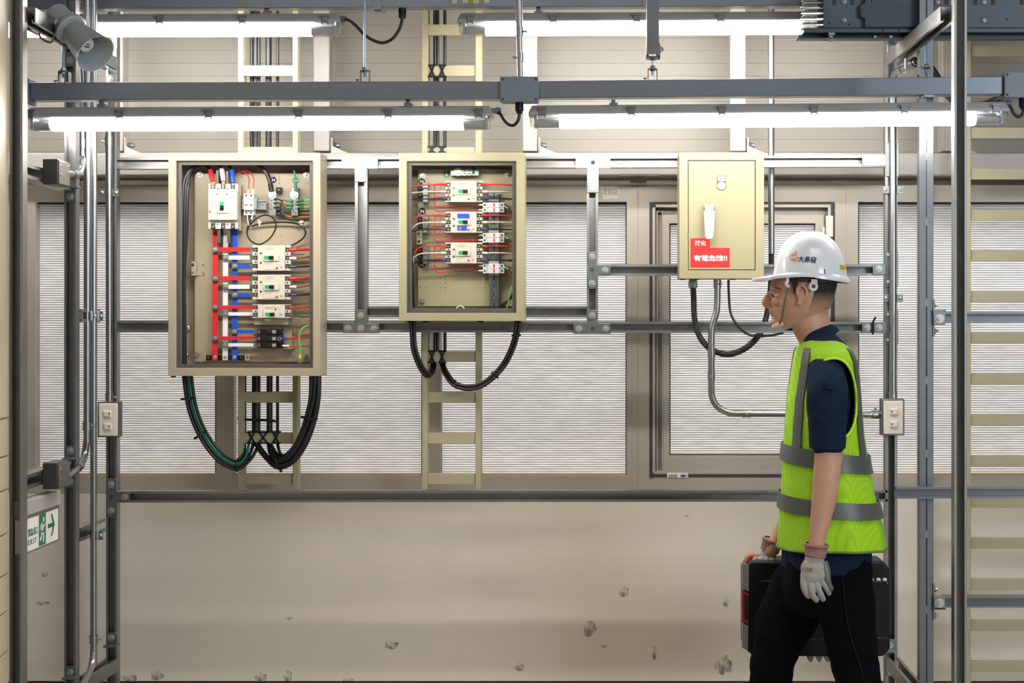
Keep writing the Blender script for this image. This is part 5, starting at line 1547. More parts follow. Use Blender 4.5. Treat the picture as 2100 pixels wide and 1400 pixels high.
for bi, y0_ in enumerate((371, 434, 497)):
    o = order[bi]
    breaker('%s breaker in the column of the smaller open cabinet%s' % (o, ', with blue labels' if bi == 1 else ''), 914.5, y0_, 988, y0_ + 43, (y0_ + 7.5, y0_ + 21.5, y0_ + 36), 949, y0_ + 21.5, blue=bi == 1)
    fy = y0_ + 44 - (1 if bi else 0)
    fuse_pair('%s pair of grey fuse holders on the upright rail of the smaller cabinet' % o, 990, fy, 1034, fy + 20.5, 'h', True)
    dy = y0_ - 371
    # neutral bars
    nb = thing('neutral_bar', '%s silver neutral bar on black insulators in the smaller cabinet' % o, 'terminal bar', P(870, 415 + dy, YP))
    MB().fb(866.5, 374 + dy + (2 if bi else 0), 877.5, 415 + dy, 5.928, 0.034).build('bar', ZINC, nb, bevel=0.0008)
    MB().fb(857, 382 + dy, 867, 405 + dy, 5.935, 0.026).build('insulator', BLACKP, nb, bevel=0.001)
    k = MB()
    for y in (377, 388, 401, 410):
        screw(k, 872, y + dy, 5.928, 0.0044)
    for y in (387, 400):
        screw(k, 861.5, y + dy, 5.935, 0.003)
    k.build('screw', SCREW, nb)
    # incoming and outgoing leads
    ya, yb, yc = y0_ + 7.5, y0_ + 21.5, y0_ + 36
    drop = (0, 4, 16)[bi]
    for nm, mt, bm, yy, lead_y in (('red', RED, RED, ya, ya + 3 + drop), ('pale pink', PINK, WHT, yb, yb + 3 + (0, 8, 9)[bi]), ('black', BLACK, NAVYB, yc, yc + 2 + (0, 2, 7)[bi])):
        wire('%s lead entering the %s breaker of the smaller cabinet from the hinge side' % (nm, o), [(838, lead_y + 2, 5.90), (846, lead_y, 5.90), (856, yy + 1.2 + (lead_y - yy) * 0.25, 5.90), (870, yy + 0.6, 5.90), (900, yy + 0.3, 5.903), (916, yy, 5.908)], mt, r=0.0024, Y=5.904, ends=(((915, yy), (905, yy), bm, 0.004, 'boot'),))
        wire('%s lead leaving the %s breaker of the smaller cabinet to the latch side' % (nm, o), [(988, yy, 5.908), (1000, yy, 5.905), (1025, yy - 0.3, 5.905), (1045, yy + 0.8, 5.91), (1062, yy + 2, 5.92)], mt, r=0.0024, Y=5.905, ends=(((989, yy), (999, yy), bm, 0.004, 'boot'),))
    for j, (yt, ys) in enumerate(((fy + 5, ya - 1.5), (fy + 15, yc - 3))):
        bot = fy + 11 + j * 8 if j == 0 else fy + 19
        yl = fy + 8 + j * 9
        wire('%s thin red tap wire from the %s breaker down to its fuse holders' % (('first', 'second')[j], o), [(913, ys + 0.5, 5.912), (902, ys, 5.905), (893, ys + 1.5, 5.905), (891.5, ys + 8, 5.905), (891.5, yl - 12, 5.905), (892.5, yl - 3, 5.905), (899, yl + 1.5, 5.906), (925, yl - 0.5, 5.93), (955, yt + (1.8, 0.8)[j], 5.935), (984, yt, 5.925), (992, yt, 5.92)], REDW, r=0.0019, Y=5.918, ends=(((982, yt, 5.926), (991, yt, 5.92), PAPER, 0.0028, 'ferrule'),))
    wire('thin white and black lead behind the %s fuse holders of the smaller cabinet' % o, [(1032, fy + 5, 5.92), (1042, fy + 12, 5.925), (1052, fy + 22, 5.93), (1060, fy + 28, 5.935)], BLACK, r=0.0014, ends=(((1033, fy + 6, 5.92), (1042, fy + 12, 5.925), PAPER, 0.0026, 'ferrule'),))
for i, (x, y) in enumerate(((865, 372), (866, 433), (865, 543))):
    sdisc(pl2, x, y, 6.8, BLACKP, 'N')
d2 = MB().fb(1003, 394, 1006, 629, 5.94, 0.003).fb(1019, 394, 1022.5, 629, 5.94, 0.003).fb(1006, 394, 1019, 629, 5.948, 0.003).fb(1005.6, 394, 1006.6, 629, 5.94, 0.01).fb(1018.6, 394, 1019.6, 629, 5.94, 0.01)
d2 = tag(d2.build('din_rail', ZINC), 'long upright slotted rail carrying fuse holders in the smaller open cabinet', 'rail')
for y in (400, 445, 455, 508, 518, 569, 585, 603, 624):
    MB().fb(1011.7, y - 5, 1014.7, y + 5, 5.9475, 0.001).build('slot', GASK, d2)
screw(MB(), 1013.5, 612, 5.948, 0.0055).build('screw', SCREW, d2)
tb = tag(MB().fb(854, 472, 865.5, 501, YP - 0.03, 0.028).build('door_latch_bracket', CABB, bevel=0.001), 'cream tab with two black dots inside the smaller open cabinet', 'bracket')
for y in (479, 495):
    MB().ball(P(859, y, YP - 0.03), (0.0055, 0.002, 0.0055)).build('plug', GASK, tb)
wire('black cable sleeved green running down the hinge side of the smaller cabinet', [(846, 508, 5.895), (845.5, 530, 5.895), (847.5, 545, 5.893), (848.5, 570, 5.89), (848, 600, 5.89), (849.5, 650, 5.90)], BLACK, r=0.0044, name='feeder_cable', cat='cable', ends=(((845.8, 518, 5.895), (847.6, 543, 5.893), LGREEN, 0.0030, 'green_lead'),))
for i in range(3):
    wire('black cable leaving the lower latch corner of the smaller cabinet', [(1058, 585 + i * 6, 5.92), (1052, 600 + i * 4, 5.915), (1043 - i * 2, 616 + i, 5.91), (1034 - i * 4, 626, 5.91), (1024 - i * 5, 640, 5.915)], BLACK, r=0.003, name='feeder_cable', cat='cable', group='black cables in the lower corner of the smaller cabinet')
wire('light green earth wire leaving the lower latch corner of the smaller cabinet', [(1056, 580, 5.90), (1049, 590, 5.895), (1045, 605, 5.892), (1043, 618, 5.892), (1037, 640, 5.90)], LGREEN, r=0.0024, name='earth_wire')
wire('pale bent wire end poking up from the floor of the smaller cabinet', [(934, 636, 5.90), (938, 630, 5.90), (944, 627, 5.90), (950, 630, 5.90), (955, 637, 5.90)], PAPER, r=0.0016)
for x in (842, 872, 985, 1062):
    MB().fb(x - 6, 658, x + 6, 661, YF + 0.05, 0.04).build('cable_bush', BLACKP, cab2)

# ------------------------------------------------------------------ the closed cabinet
YF3 = 5.86
c3b = thing('control_cabinet', 'cream closed wall cabinet with a lever handle, lamp and red stickers', 'cabinet', P(1481, 571, YF3))
x0_, y0_, x1_, y1_ = 1393, 312, 1567, 571.5
a, b = P(x0_, y1_, YF3), P(x1_, y0_, YF3)
m = MB().frame(x0_, y0_, x1_, y1_, 1411, 328.5, 1549.5, 554, YF3, 0.006)
m.box(a.x, a.x + .003, YF3 + .003, YBK, a.z, b.z).box(b.x - .003, b.x, YF3 + .003, YBK, a.z, b.z).box(a.x, b.x, YF3 + .003, YBK, b.z - .003, b.z).box(a.x, b.x, YF3 + .003, YBK, a.z, a.z + .003).box(a.x, b.x, YBK - .004, YBK, a.z, b.z)
m.build('enclosure', CABB, c3b, bevel=0.0015)
MB().fb(1408, 325, 1553, 557, YF3 + 0.008, 0.004).build('door_seal', GASK, c3b)
dr3 = MB().fb(1412.2, 330, 1548, 552.8, YF3 - 0.001, 0.008).build('door', CABB, c3b, bevel=0.0014)
yd = YF3 - 0.001
m = MB().fb(1471, 360, 1488.5, 381, yd - 0.003, 0.003)
c = P(1479.8, 380.5, yd)
m.cyl(c, c - Vector((0, 0.003, 0)), 9 * YF3 / F, 28)
lampp = m.build('lamp_bezel', DSTEEL, dr3, bevel=0.0006)
MB().fb(1472.3, 361.2, 1487.2, 371, yd - 0.004, 0.001).build('lamp_label', mat('silver_label', (205, 200, 192), 0.5), lampp)
text('lettering', '電源', 0.0052, INK, lampp, front(1479.8, 366, yd - 0.0043), width=0.011)
c = P(1479.8, 380.8, yd - 0.003)
MB().lathe([(0, 0.0128), (0.004, 0.0124), (0.008, 0.010), (0.010, 0.006), (0.0105, 0)], c, (0, -1, 0), 28, False).build('lamp_lens', emis('lit_lamp_lens', (0.95, 0.97, 1, 1), 0.55), lampp)
hb = MB().fb(1444.5, 419, 1464, 431.5, yd - 0.020, 0.020).fb(1443, 432, 1446, 448, yd - 0.012, 0.012).build('handle_base', BOLT, dr3, bevel=0.002)
MB().prism([P(1443.5, 434, yd - 0.026), P(1446, 431, yd - 0.024), P(1464, 431, yd - 0.024), P(1466.5, 434, yd - 0.026), P(1462.5, 487, yd - 0.034), P(1459, 490.5, yd - 0.034), P(1450, 490.5, yd - 0.034), P(1446.5, 487, yd - 0.034)], (0, 0.009, 0)).build('lever', mat('white_lever', (226, 214, 204), 0.4), hb, bevel=0.003, seg=3)
MB().fb(1449, 437, 1461, 437.6, yd - 0.0270, 0.001).fb(1449, 440, 1459, 440.5, yd - 0.0275, 0.001).fb(1449, 475, 1460, 475.6, yd - 0.0335, 0.001).build('lever_mark', PRINT, hb, smooth=0)
st = MB().fb(1416, 488.3, 1456, 508, yd - 0.0006, 0.0006).build('small_sticker', SIGNR, dr3, label='small red sticker with white writing')
text('lettering', '活化', 0.017, SIGNW, st, front(1436.5, 498.3, yd - 0.0009), bold=0.0004, width=0.037)
st = MB().fb(1416.2, 508, 1496.5, 548, yd - 0.0008, 0.0008).build('large_sticker', SIGNR, dr3, label='large red warning sticker with white writing')
text('lettering', '有電危險!!', 0.020, SIGNW, st, front(1457, 529, yd - 0.0011), bold=0.0005, width=0.107)
for x in (1400, 1428, 1503, 1559):
    MB().fb(x - 6, 571, x + 6, 574, YF3 + 0.02, 0.02).build('corner_foot', DSTEEL, c3b)
# ================================================================== the walking worker
YC = 5.20
KP = YC / F
SKIN = mat('skin', (196, 150, 126), 0.5, 0.0, 0.06, 25, 0.05, 90)
NAVY = mat('navy_cloth', (19, 36, 58), 0.85, 0.0, 0.14, 60, 0.25, 500, spec=0.15)
PANT = mat('black_trouser_cloth', (10, 14, 15), 0.9, 0.0, 0.15, 30, 0.2, 400, spec=0.06)
HELM = mat('white_helmet_shell', (222, 226, 230), 0.22, 0.0, 0.01, 4, coat=0.3)
HAIR = mat('black_hair', (30, 27, 26), 0.7, 0.0, 0.2, 90, 0.6, 400)
GLV = mat('grey_knit_glove', (158, 156, 150), 0.85, 0.0, 0.08, 60, 0.3, 500)
GLVC = mat('dark_glove_coating', (98, 98, 98), 0.4, 0.0, 0.08, 40)
CUFF = mat('mauve_cuff', (156, 112, 108), 0.85, 0.0, 0.08, 60, 0.4, 500)
STRIPE = mat('grey_reflective_tape', (92, 96, 94), 0.45, 0.3, 0.05, 20)
NAVYP = mat('navy_print', (44, 46, 84), 0.5)
LOGO = mat('faded_orange_print', (214, 150, 112), 0.5)
LIME = mat('lime_mesh_cloth', (160, 214, 22), 0.75, 0.0, 0.04, 8)
_nt = LIME.node_tree
_b = _nt.nodes['Principled BSDF']
_src = _b.inputs['Base Color'].links[0].from_socket
_vo = _nt.nodes.new('ShaderNodeTexVoronoi')
_vo.inputs['Scale'].default_value = 190
_vo.inputs['Randomness'].default_value = 0.0
_tc = [n for n in _nt.nodes if n.type == 'TEX_COORD'][0]
_nt.links.new(_tc.outputs['Object'], _vo.inputs['Vector'])
_mr = _nt.nodes.new('ShaderNodeMapRange')
_mr.inputs[1].default_value, _mr.inputs[2].default_value, _mr.inputs[3].default_value = 0.22, 0.36, 1.0
_mr.inputs[4].default_value = 0.0
_nt.links.new(_vo.outputs['Distance'], _mr.inputs[0])
_mx = _nt.nodes.new('ShaderNodeMix'); _mx.data_type = 'RGBA'
_mx.inputs[7].default_value = lin((112, 158, 16))
_nt.links.new(_mr.outputs[0], _mx.inputs[0]); _nt.links.new(_src, _mx.inputs[6])
_nt.links.new(_mx.outputs[2], _b.inputs['Base Color'])


def lerp_rows(rows, y):
    if y <= rows[0][0]:
        return rows[0][1:]
    for a, b in zip(rows, rows[1:]):
        if y <= b[0]:
            t = (y - a[0]) / (b[0] - a[0])
            t = t * t * (3 - 2 * t) * 0.35 + t * 0.65
            return tuple(p + (q - p) * t for p, q in zip(a[1:], b[1:]))
    return rows[-1][1:]


def surf(rows, y, th, off=0.0, pw=0.85, Y0=None):
    """a point on a stack of rings (row, front px, back px, half width): th 0 front, 90 near side, 180 back"""
    f, b, w = lerp_rows(rows, y)
    c, a = (f + b) / 2, (b - f) / 2 * KP + off
    w = w + off
    ct, st = math.cos(th), math.sin(th)
    q = P(c, y, YC)
    return Vector((q.x - math.copysign(abs(ct) ** pw, ct) * a, (Y0 or YC) - math.copysign(abs(st) ** pw, st) * w, q.z))


def stack(m, rows, ys, n=40, off=0.0, pw=0.85, cap=True, fn=None):
    vs, fs = [], []
    for y in ys:
        for k in range(n):
            th = 2 * math.pi * k / n
            p = surf(rows, y, th, off, pw)
            vs.append(fn(p, y, th) if fn else p)
    N = len(ys)
    for i in range(N - 1):
        for k in range(n):
            fs.append((i * n + k, i * n + (k + 1) % n, (i + 1) * n + (k + 1) % n, (i + 1) * n + k))
    if cap:
        fs += [tuple(range(n))[::-1], tuple((N - 1) * n + k for k in range(n))]
    return m.add(vs, fs)


def patch(rows, ya, yb, t0, t1, off, nt=24, ny=10, slope=0.0, pw=0.85):
    """strip of cloth on the ring stack between rows ya..yb and angles t0..t1 (degrees)"""
    m = MB()
    vs, fs = [], []
    closed = abs(t1 - t0) >= 359.9
    for o2 in (off, off - 0.0035):
        for j in range(ny + 1):
            for i in range(nt + (0 if closed else 1)):
                th = math.radians(t0 + (t1 - t0) * i / nt)
                y = ya + (yb - ya) * j / ny
                p = surf(rows, y, th, 0, pw)
                y2 = y + slope * ((p.x / KP + VX) - 1600) if slope else y
                vs.append(surf(rows, y2, th, o2, pw))
    w = nt + (0 if closed else 1)
    h = (ny + 1) * w
    for o in (0, h):
        for j in range(ny):
            for i in range(nt):
                i2 = (i + 1) % w
                fs.append((o + j * w + i, o + j * w + i2, o + (j + 1) * w + i2, o + (j + 1) * w + i))
    for i in range(nt):
        i2 = (i + 1) % w
        fs.append((i, i2, h + i2, h + i))
        q = ny * w
        fs.append((q + i, q + i2, h + q + i2, h + q + i))
    if not closed:
        for j in range(ny):
            for i in (0, nt):
                fs.append((j * w + i, (j + 1) * w + i, h + (j + 1) * w + i, h + j * w + i))
    return m.add(vs, fs)


def limb3(m, pts, n=20, sec=(1, 1)):
    """pts: (px, row, distance, radius in metres)"""
    m.tube([P(*p[:3]) for p in pts], [p[3] for p in pts], n, 6, sec)
    for p in (pts[0], pts[-1]):
        m.ball(P(*p[:3]), p[3] * 0.98, 18, 10)
    return m


def fuse(o, voxel, sm=6, disp=0.0, dscale=0.08):
    r = o.modifiers.new('fuse', 'REMESH')
    r.mode = 'VOXEL'
    r.voxel_size = voxel
    s = o.modifiers.new('smooth', 'SMOOTH')
    s.iterations = sm
    s.factor = 0.5
    if disp:
        t = bpy.data.textures.new('folds', 'CLOUDS')
        t.noise_scale = dscale
        t.noise_depth = 2
        d = o.modifiers.new('folds', 'DISPLACE')
        d.texture = t
        d.strength = disp
        d.texture_coords = 'GLOBAL'
    bake(o)
    o.data.polygons.foreach_set('use_smooth', [True] * len(o.data.polygons))
    return o


man = thing('person', 'walking person in white helmet, lime safety vest and dark trousers', 'person', P(1690, 650 + ZC / KP, YC))

# body: head, neck, trunk and arms in one surface
HEAD = [(492, 1640, 1690, 0.030), (502, 1622, 1700, 0.050), (520, 1606, 1710, 0.066), (545, 1597, 1716, 0.076), (562, 1590, 1717, 0.077), (577, 1581, 1716, 0.077), (588, 1577.5, 1714, 0.077), (597, 1582, 1712, 0.076), (606, 1583, 1710, 0.0755), (618, 1580, 1706, 0.074), (628, 1580.5, 1702, 0.071), (636, 1579.5, 1697, 0.067), (641, 1582, 1692, 0.064), (646, 1580.5, 1687, 0.060), (652, 1584, 1680, 0.054), (659, 1584, 1672, 0.046), (666, 1590, 1658, 0.034), (672, 1600, 1645, 0.018)]
TRUNK = [(688, 1656, 1700, 0.05), (702, 1650, 1714, 0.095), (725, 1642, 1736, 0.135), (780, 1636, 1744, 0.15), (900, 1636, 1748, 0.14), (1000, 1630, 1750, 0.145), (1120, 1622, 1770, 0.155), (1160, 1625, 1770, 0.15)]


def headshape(p, y, th):
    # narrow the front of the face, keep the back round
    d = YC - p.y
    c = P(1648, y, YC).x
    t = max(0, min(1, (c - p.x) / 0.095))
    p.y = YC - d * (1 - 0.34 * t ** 1.6)
    return p


m = MB()
stack(m, HEAD, [492 + i * 3 for i in range(61)], 48, 0, 0.92, True, headshape)
nose = [(1584, 594, 0.006), (1577.5, 604, 0.008), (1571.5, 613, 0.0105), (1570, 620, 0.0125), (1576, 626, 0.010), (1586, 627, 0.010)]
m.tube([P(x, y, YC) for x, y, r in nose], [r for x, y, r in nose], 14, 4)
for s in (-1, 1):
    m.ball(P(1577, 622, YC + s * 0.010), (0.008, 0.007, 0.0065))
    m.ball(P(1586, 591, YC + s * 0.028), (0.012, 0.020, 0.006))
    m.ball(P(1592, 617, YC + s * 0.042), (0.014, 0.014, 0.014))
m.ball(P(1582, 637, YC), (0.007, 0.021, 0.0042)).ball(P(1583, 643.5, YC), (0.007, 0.019, 0.0046)).ball(P(1588, 660, YC), (0.012, 0.018, 0.011))
limb3(m, [(1655, 640, YC, 0.052), (1664, 668, YC, 0.054), (1672, 690, YC, 0.050), (1680, 715, YC, 0.050)], 24)
stack(m, TRUNK, [688 + i * 8 for i in range(60)], 36)
YN = YC - 0.212
limb3(m, [(1696, 770, YN + 0.04, 0.040), (1698, 800, YN, 0.043), (1698, 880, YN - 0.004, 0.038), (1698.5, 930, YN - 0.006, 0.0372), (1695, 980, YN - 0.006, 0.0375), (1689, 1030, YN - 0.006, 0.0335), (1681, 1075, YN - 0.006, 0.0265), (1676, 1105, YN - 0.006, 0.0225), (1674, 1135, YN - 0.006, 0.023)], 22)
m.ball(P(1716, 938, YN), (0.018, 0.022, 0.026))
YFA = YC + 0.205
limb3(m, [(1694, 770, YFA - 0.04, 0.040), (1680, 830, YFA, 0.043), (1674, 915, YFA + 0.01, 0.038), (1644, 1000, YFA + 0.03, 0.034), (1606, 1085, YFA + 0.055, 0.025), (1580, 1130, YFA + 0.06, 0.022)], 20)
body = fuse(m.build('body', SKIN, man), 0.0036, 5)
# ears
for s, nm in ((-1, 'ear'), (1, 'ear')):
    e = MB()
    yy = YC + s * 0.0755
    e.tube([P(x, y, yy + s * d) for x, y, d in ((1640, 622, 0.002), (1648, 618, 0.007), (1654, 606, 0.013), (1653.5, 594, 0.014), (1647, 586, 0.012), (1638, 587, 0.006), (1634, 596, 0.003), (1636, 604, 0.003))], 0.0042, 10, 6)
    e.ball(P(1645, 604, yy + s * 0.003), (0.014, 0.005, 0.023)).ball(P(1640, 621, yy + s * 0.003), (0.007, 0.005, 0.009))
    e.tube([P(x, y, yy + s * d) for x, y, d in ((1642, 615, 0.006), (1648, 607, 0.009), (1647, 598, 0.009), (1641, 594, 0.007))], 0.003, 8, 5)
    fuse(e.build(nm, SKIN, man), 0.0016, 3)
# eyes and brows
for s in (-1, 1):
    c = P(1590.5, 605, YC + s * 0.030)
    k = MB().ball(c, (0.0095, 0.011, 0.0068), 18, 12).build('eye', mat('eye_white', (206, 196, 188), 0.3), man)
    d = Vector((-0.86, s * 0.42, -0.1)).normalized()
    MB().ball(c + d * 0.0058, (0.0052, 0.0056, 0.0056)).build('iris', HAIR, k)
    MB().tube([P(1581, 594, YC + s * 0.014), P(1583, 591, YC + s * 0.030), P(1592, 590, YC + s * 0.047), P(1602, 593, YC + s * 0.058)], [0.0014, 0.0022, 0.002, 0.0010], 8, 5, sec=(1.0, 1.0)).build('eyebrow', HAIR, man)
    MB().tube([P(1584, 604, YC + s * 0.019), P(1584.5, 601.5, YC + s * 0.030), P(1592, 603, YC + s * 0.044)], 0.0016, 6, 5).build('eyelid', SKIN, man)
MB().tube([P(1579.8, 640.5, YC - 0.016), P(1578.2, 640.2, YC), P(1579.8, 640.5, YC + 0.016)], [0.0018, 0.0026, 0.0018], 8, 5).build('mouth', mat('lip', (160, 100, 92), 0.5), man)
# hair: cropped nape below the helmet
HFADE = mat('cropped_hair', (30, 27, 26), 0.75, 0, 0.2, 160)
_n = HFADE.node_tree
_t = [q for q in _n.nodes if q.type == 'TEX_COORD'][0]
_s = _n.nodes.new('ShaderNodeSeparateXYZ'); _n.links.new(_t.outputs['Generated'], _s.inputs[0])
_z = [q for q in _n.nodes if q.type == 'TEX_NOISE'][0]
_a = _n.nodes.new('ShaderNodeMath'); _a.operation = 'MULTIPLY_ADD'; _a.inputs[1].default_value = 0.22; _n.links.new(_z.outputs['Fac'], _a.inputs[0]); _n.links.new(_s.outputs['Z'], _a.inputs[2])
_c = _n.nodes.new('ShaderNodeValToRGB')
_c.color_ramp.elements[0].position = 0.12; _c.color_ramp.elements[0].color = lin((180, 138, 116))
_c.color_ramp.elements[1].position = 0.52; _c.color_ramp.elements[1].color = lin((28, 25, 24))
_n.links.new(_a.outputs[0], _c.inputs[0]); _n.links.new(_c.outputs[0], _n.nodes['Principled BSDF'].inputs['Base Color'])
patch(HEAD, 545, 634, 103, 257, 0.0022, 40, 14, 0, 0.92).build('hair', HFADE, man, smooth=60)
for s in (-1, 1):
    MB().add([P(x, y, YC + s * d) for x, y, d in ((1622, 570, 0.0745), (1637, 570, 0.077), (1636, 592, 0.0775), (1633, 602, 0.0765), (1627, 600, 0.0755))] + [P(x, y, YC + s * (d - 0.004)) for x, y, d in ((1622, 570, 0.0745), (1637, 570, 0.077), (1636, 592, 0.0775), (1633, 602, 0.0765), (1627, 600, 0.0755))], [(0, 1, 2, 3, 4), (9, 8, 7, 6, 5), (0, 5, 6, 1), (1, 6, 7, 2), (2, 7, 8, 3), (3, 8, 9, 4), (4, 9, 5, 0)]).build('sideburn', HAIR, man)

# helmet
hx, hy = 1661.0, 571.0
HA, HBb, HCc = 0.1040, 0.104, 0.1335
hc = P(hx, hy, YC)
hel = thing('helmet', 'x', 'x', hc)
hel.parent = man
hel.location = hc - wl(man)
for key in ('label', 'category'):
    del hel[key]


def dome(x, z, s=-1, off=0.0):
    q = 1 - (x / HA) ** 2 - (z / HCc) ** 2
    return YC + s * (HBb * math.sqrt(max(q, 0)) + off)


def rimz(th):
    # bottom edge: level in front, dipping towards the back
    c = -math.cos(th)
    py = 566 + (8 * max(0, c + 0.3) / 1.3) * (1.6 if c > 0 else 1) + (2 if c < -0.8 else 0)
    return P(0, py, YC).z - hc.z


m = MB()
n = 64
vs, fs = [], []
for i in range(20):
    for k in range(n):
        th = 2 * math.pi * k / n
        zr = rimz(th)
        if i == 0:
            z = zr
        else:
            t0 = math.asin(max(-0.2, zr / HCc))
            z = HCc * math.sin(t0 + (math.pi / 2 - t0) * i / 19.001)
        r = math.sqrt(max(1 - (z / HCc) ** 2, 0)) if z > 0 else 1.0
        ridge = 0.004 * max(0, 1 - abs(math.sin(th)) * 4.5) * min(1, max(0, (z / HCc - 0.35) * 3))
        vs.append((hc.x - (HA + ridge) * r * math.cos(th), YC - HBb * r * math.sin(th), hc.z + z + ridge))
for i in range(19):
    for k in range(n):
        fs.append((i * n + k, i * n + (k + 1) % n, (i + 1) * n + (k + 1) % n, (i + 1) * n + k))
fs.append(tuple(19 * n + k for k in range(n)))
m.add(vs, fs)
m.build('shell', HELM, hel, smooth=60)
# brim with a peak in front, thicker curl at the back
m = MB()
vs, fs = [], []
for k in range(n):
    th = 2 * math.pi * k / n
    ct, st = math.cos(th), math.sin(th)
    zr = rimz(th)
    pk = max(0, ct) ** 2.2
    ext = 0.009 + 0.052 * pk
    up_ = 0.011 + 0.008 * max(0, -ct) - 0.004 * pk
    for e, dz in ((0.998, up_), (None, up_ * 0.35 - 0.006 * pk), (None, -0.004 - 0.010 * pk), (0.985, -0.004)):
        if e is not None:
            vs.append((hc.x - HA * e * ct, YC - HBb * e * st, hc.z + zr + dz))
        else:
            vs.append((hc.x - (HA + ext) * ct, YC - (HBb + min(ext, 0.02)) * st, hc.z + zr + dz))
for k in range(n):
    k2 = (k + 1) % n
    for j in range(4):
        j2 = (j + 1) % 4
        fs.append((k * 4 + j, k2 * 4 + j, k2 * 4 + j2, k * 4 + j2))
m.add(vs, fs)
m.build('brim', HELM, hel, bevel=0.0015, smooth=50)
# inner harness and chin strap
stack(MB(), [(550, 1598, 1722, 0.083), (580, 1597, 1722, 0.084)], [555, 563, 571, 579], 40).build('headband', mat('dark_headband', (60, 58, 58), 0.6), hel)
def ondome(px, py, off):
    q = P(px, py, YC)
    return Vector((q.x, dome(q.x - hc.x, q.z - hc.z, -1, off), q.z))
def dpatch(name, poly, off, mt, par, nsub=6):
    """flat-edged mark laid over the shell"""
    m = MB()
    (x0, y0), (x1, y1), (x2, y2), (x3, y3) = poly
    V, Fc = [], []
    for lay in (off, off - 0.002):
        for j in range(nsub + 1):
            for i in range(nsub + 1):
                u, v = i / nsub, j / nsub
                V.append(ondome((x0 * (1 - u) + x1 * u) * (1 - v) + (x3 * (1 - u) + x2 * u) * v, (y0 * (1 - u) + y1 * u) * (1 - v) + (y3 * (1 - u) + y2 * u) * v, lay))
    w = nsub + 1
    h = w * w
    for j in range(nsub):
        for i in range(nsub):
            Fc.append((j * w + i, j * w + i + 1, (j + 1) * w + i + 1, (j + 1) * w + i))
            Fc.append((h + j * w + i, h + (j + 1) * w + i, h + (j + 1) * w + i + 1, h + j * w + i + 1))
    for i in range(nsub):
        Fc += [(i, h + i, h + i + 1, i + 1), (nsub * w + i, nsub * w + i + 1, h + nsub * w + i + 1, h + nsub * w + i), (i * w, (i + 1) * w, h + (i + 1) * w, h + i * w), (i * w + nsub, h + i * w + nsub, h + (i + 1) * w + nsub, (i + 1) * w + nsub)]
    m.add(V, Fc)
    return m.build(name, mt, par, smooth=30)
dpatch('side_ledge', [(1612, 551), (1662, 558), (1662, 566), (1612, 566)], 0.0025, HELM, hel)
dpatch('accessory_slot', [(1681, 553), (1683.5, 553), (1684, 566), (1681, 566)], 0.0012, DSTEEL, hel, 3)
yl = dpatch('yellow_label', [(1715, 544), (1730, 542.5), (1731, 554.5), (1716, 556)], 0.0008, mat('yellow_label', (240, 206, 40), 0.5), hel)
for i in range(4):
    x = 1717.3 + i * 3.4
    for j, (a, b_) in enumerate(((545.5, 546.6), (548.4, 549.4), (551.4, 552.4))):
        dpatch('label_mark', [(x, a), (x + 2.2, a), (x + 2.2, b_), (x, b_)], 0.0014, INK, yl, 1)
    dpatch('label_mark', [(x + 0.8, 545), (x + 1.4, 545), (x + 1.4, 553), (x + 0.8, 553)], 0.0014, INK, yl, 1)
ca, sa = math.cos(-0.085), math.sin(-0.085)
def onshell(cx, cy, off):
    def f_(x, y, z):
        return ondome(cx + (x * ca - y * sa) / KP, cy - (x * sa + y * ca) / KP, off + z)
    return f_
text('lettering', '大易橙', 0.0178, NAVYP, hel, onshell(1647.5, 534, 0.0008), bold=0.0004, width=0.0515, shear=0.12)
lg = MB()
pts = [ondome(1621.5 + 7.8 * math.cos(2 * math.pi * k / 24), 530 + 8.2 * math.sin(2 * math.pi * k / 24), 0.0008) for k in range(24)]
lg.prism(pts, (0, 0.0006, 0))
lg.prism([ondome(x, y, 0.0008) for x, y in ((1623, 523), (1624, 518), (1627.5, 516), (1627, 519), (1629, 520), (1625, 523))], (0, 0.0006, 0))
lg = lg.build('fruit_logo', LOGO, hel, smooth=0)
text('lettering', 'DYC', 0.0085, SIGNW, lg, onshell(1621.5, 530, 0.0015), bold=0.0003, width=0.0175, shear=0.2)
# strap fittings
yn = YC - 0.0925
q = P(1668, 587, yn)
ring = []
for k in range(21):
    a = 2 * math.pi * k / 20
    ring.append(q + Vector((0.0092 * math.cos(a), 0, 0.0098 * math.sin(a))))
MB().tube(ring, 0.0042, 8, 0).box(q.x - 0.006, q.x + 0.011, q.y - 0.003, q.y + 0.003, q.z + 0.008, q.z + 0.02).build('strap_ring', HELM, hel, smooth=40)
MB().tube([P(1614.5, 566, yn + 0.004), P(1615, 576, yn), P(1612, 582, yn), P(1618, 588, yn + 0.004)], 0.003, 8, 5, sec=(1, 1.5)).build('strap_hook', HELM, hel)
for s in (-1, 1):
    MB().tube([P(1617, 586, YC + s * 0.084), P(1612, 605, YC + s * 0.083), P(1607, 630, YC + s * 0.073), P(1604, 650, YC + s * 0.058), P(1598, 665, YC + s * 0.030), P(1594, 670, YC)], 0.0016, 8, 6, sec=(1, 2.0)).build('chin_strap', mat('strap_webbing', (120, 96, 86), 0.7), hel)
MB().tube([P(1604, 664, YC - 0.034), P(1594, 668, YC - 0.018), P(1590, 669, YC), P(1594, 668, YC + 0.018)], [0.006, 0.0095, 0.0105, 0.009], 12, 5).build('chin_cup', mat('chin_cup', (206, 186, 166), 0.6), hel)

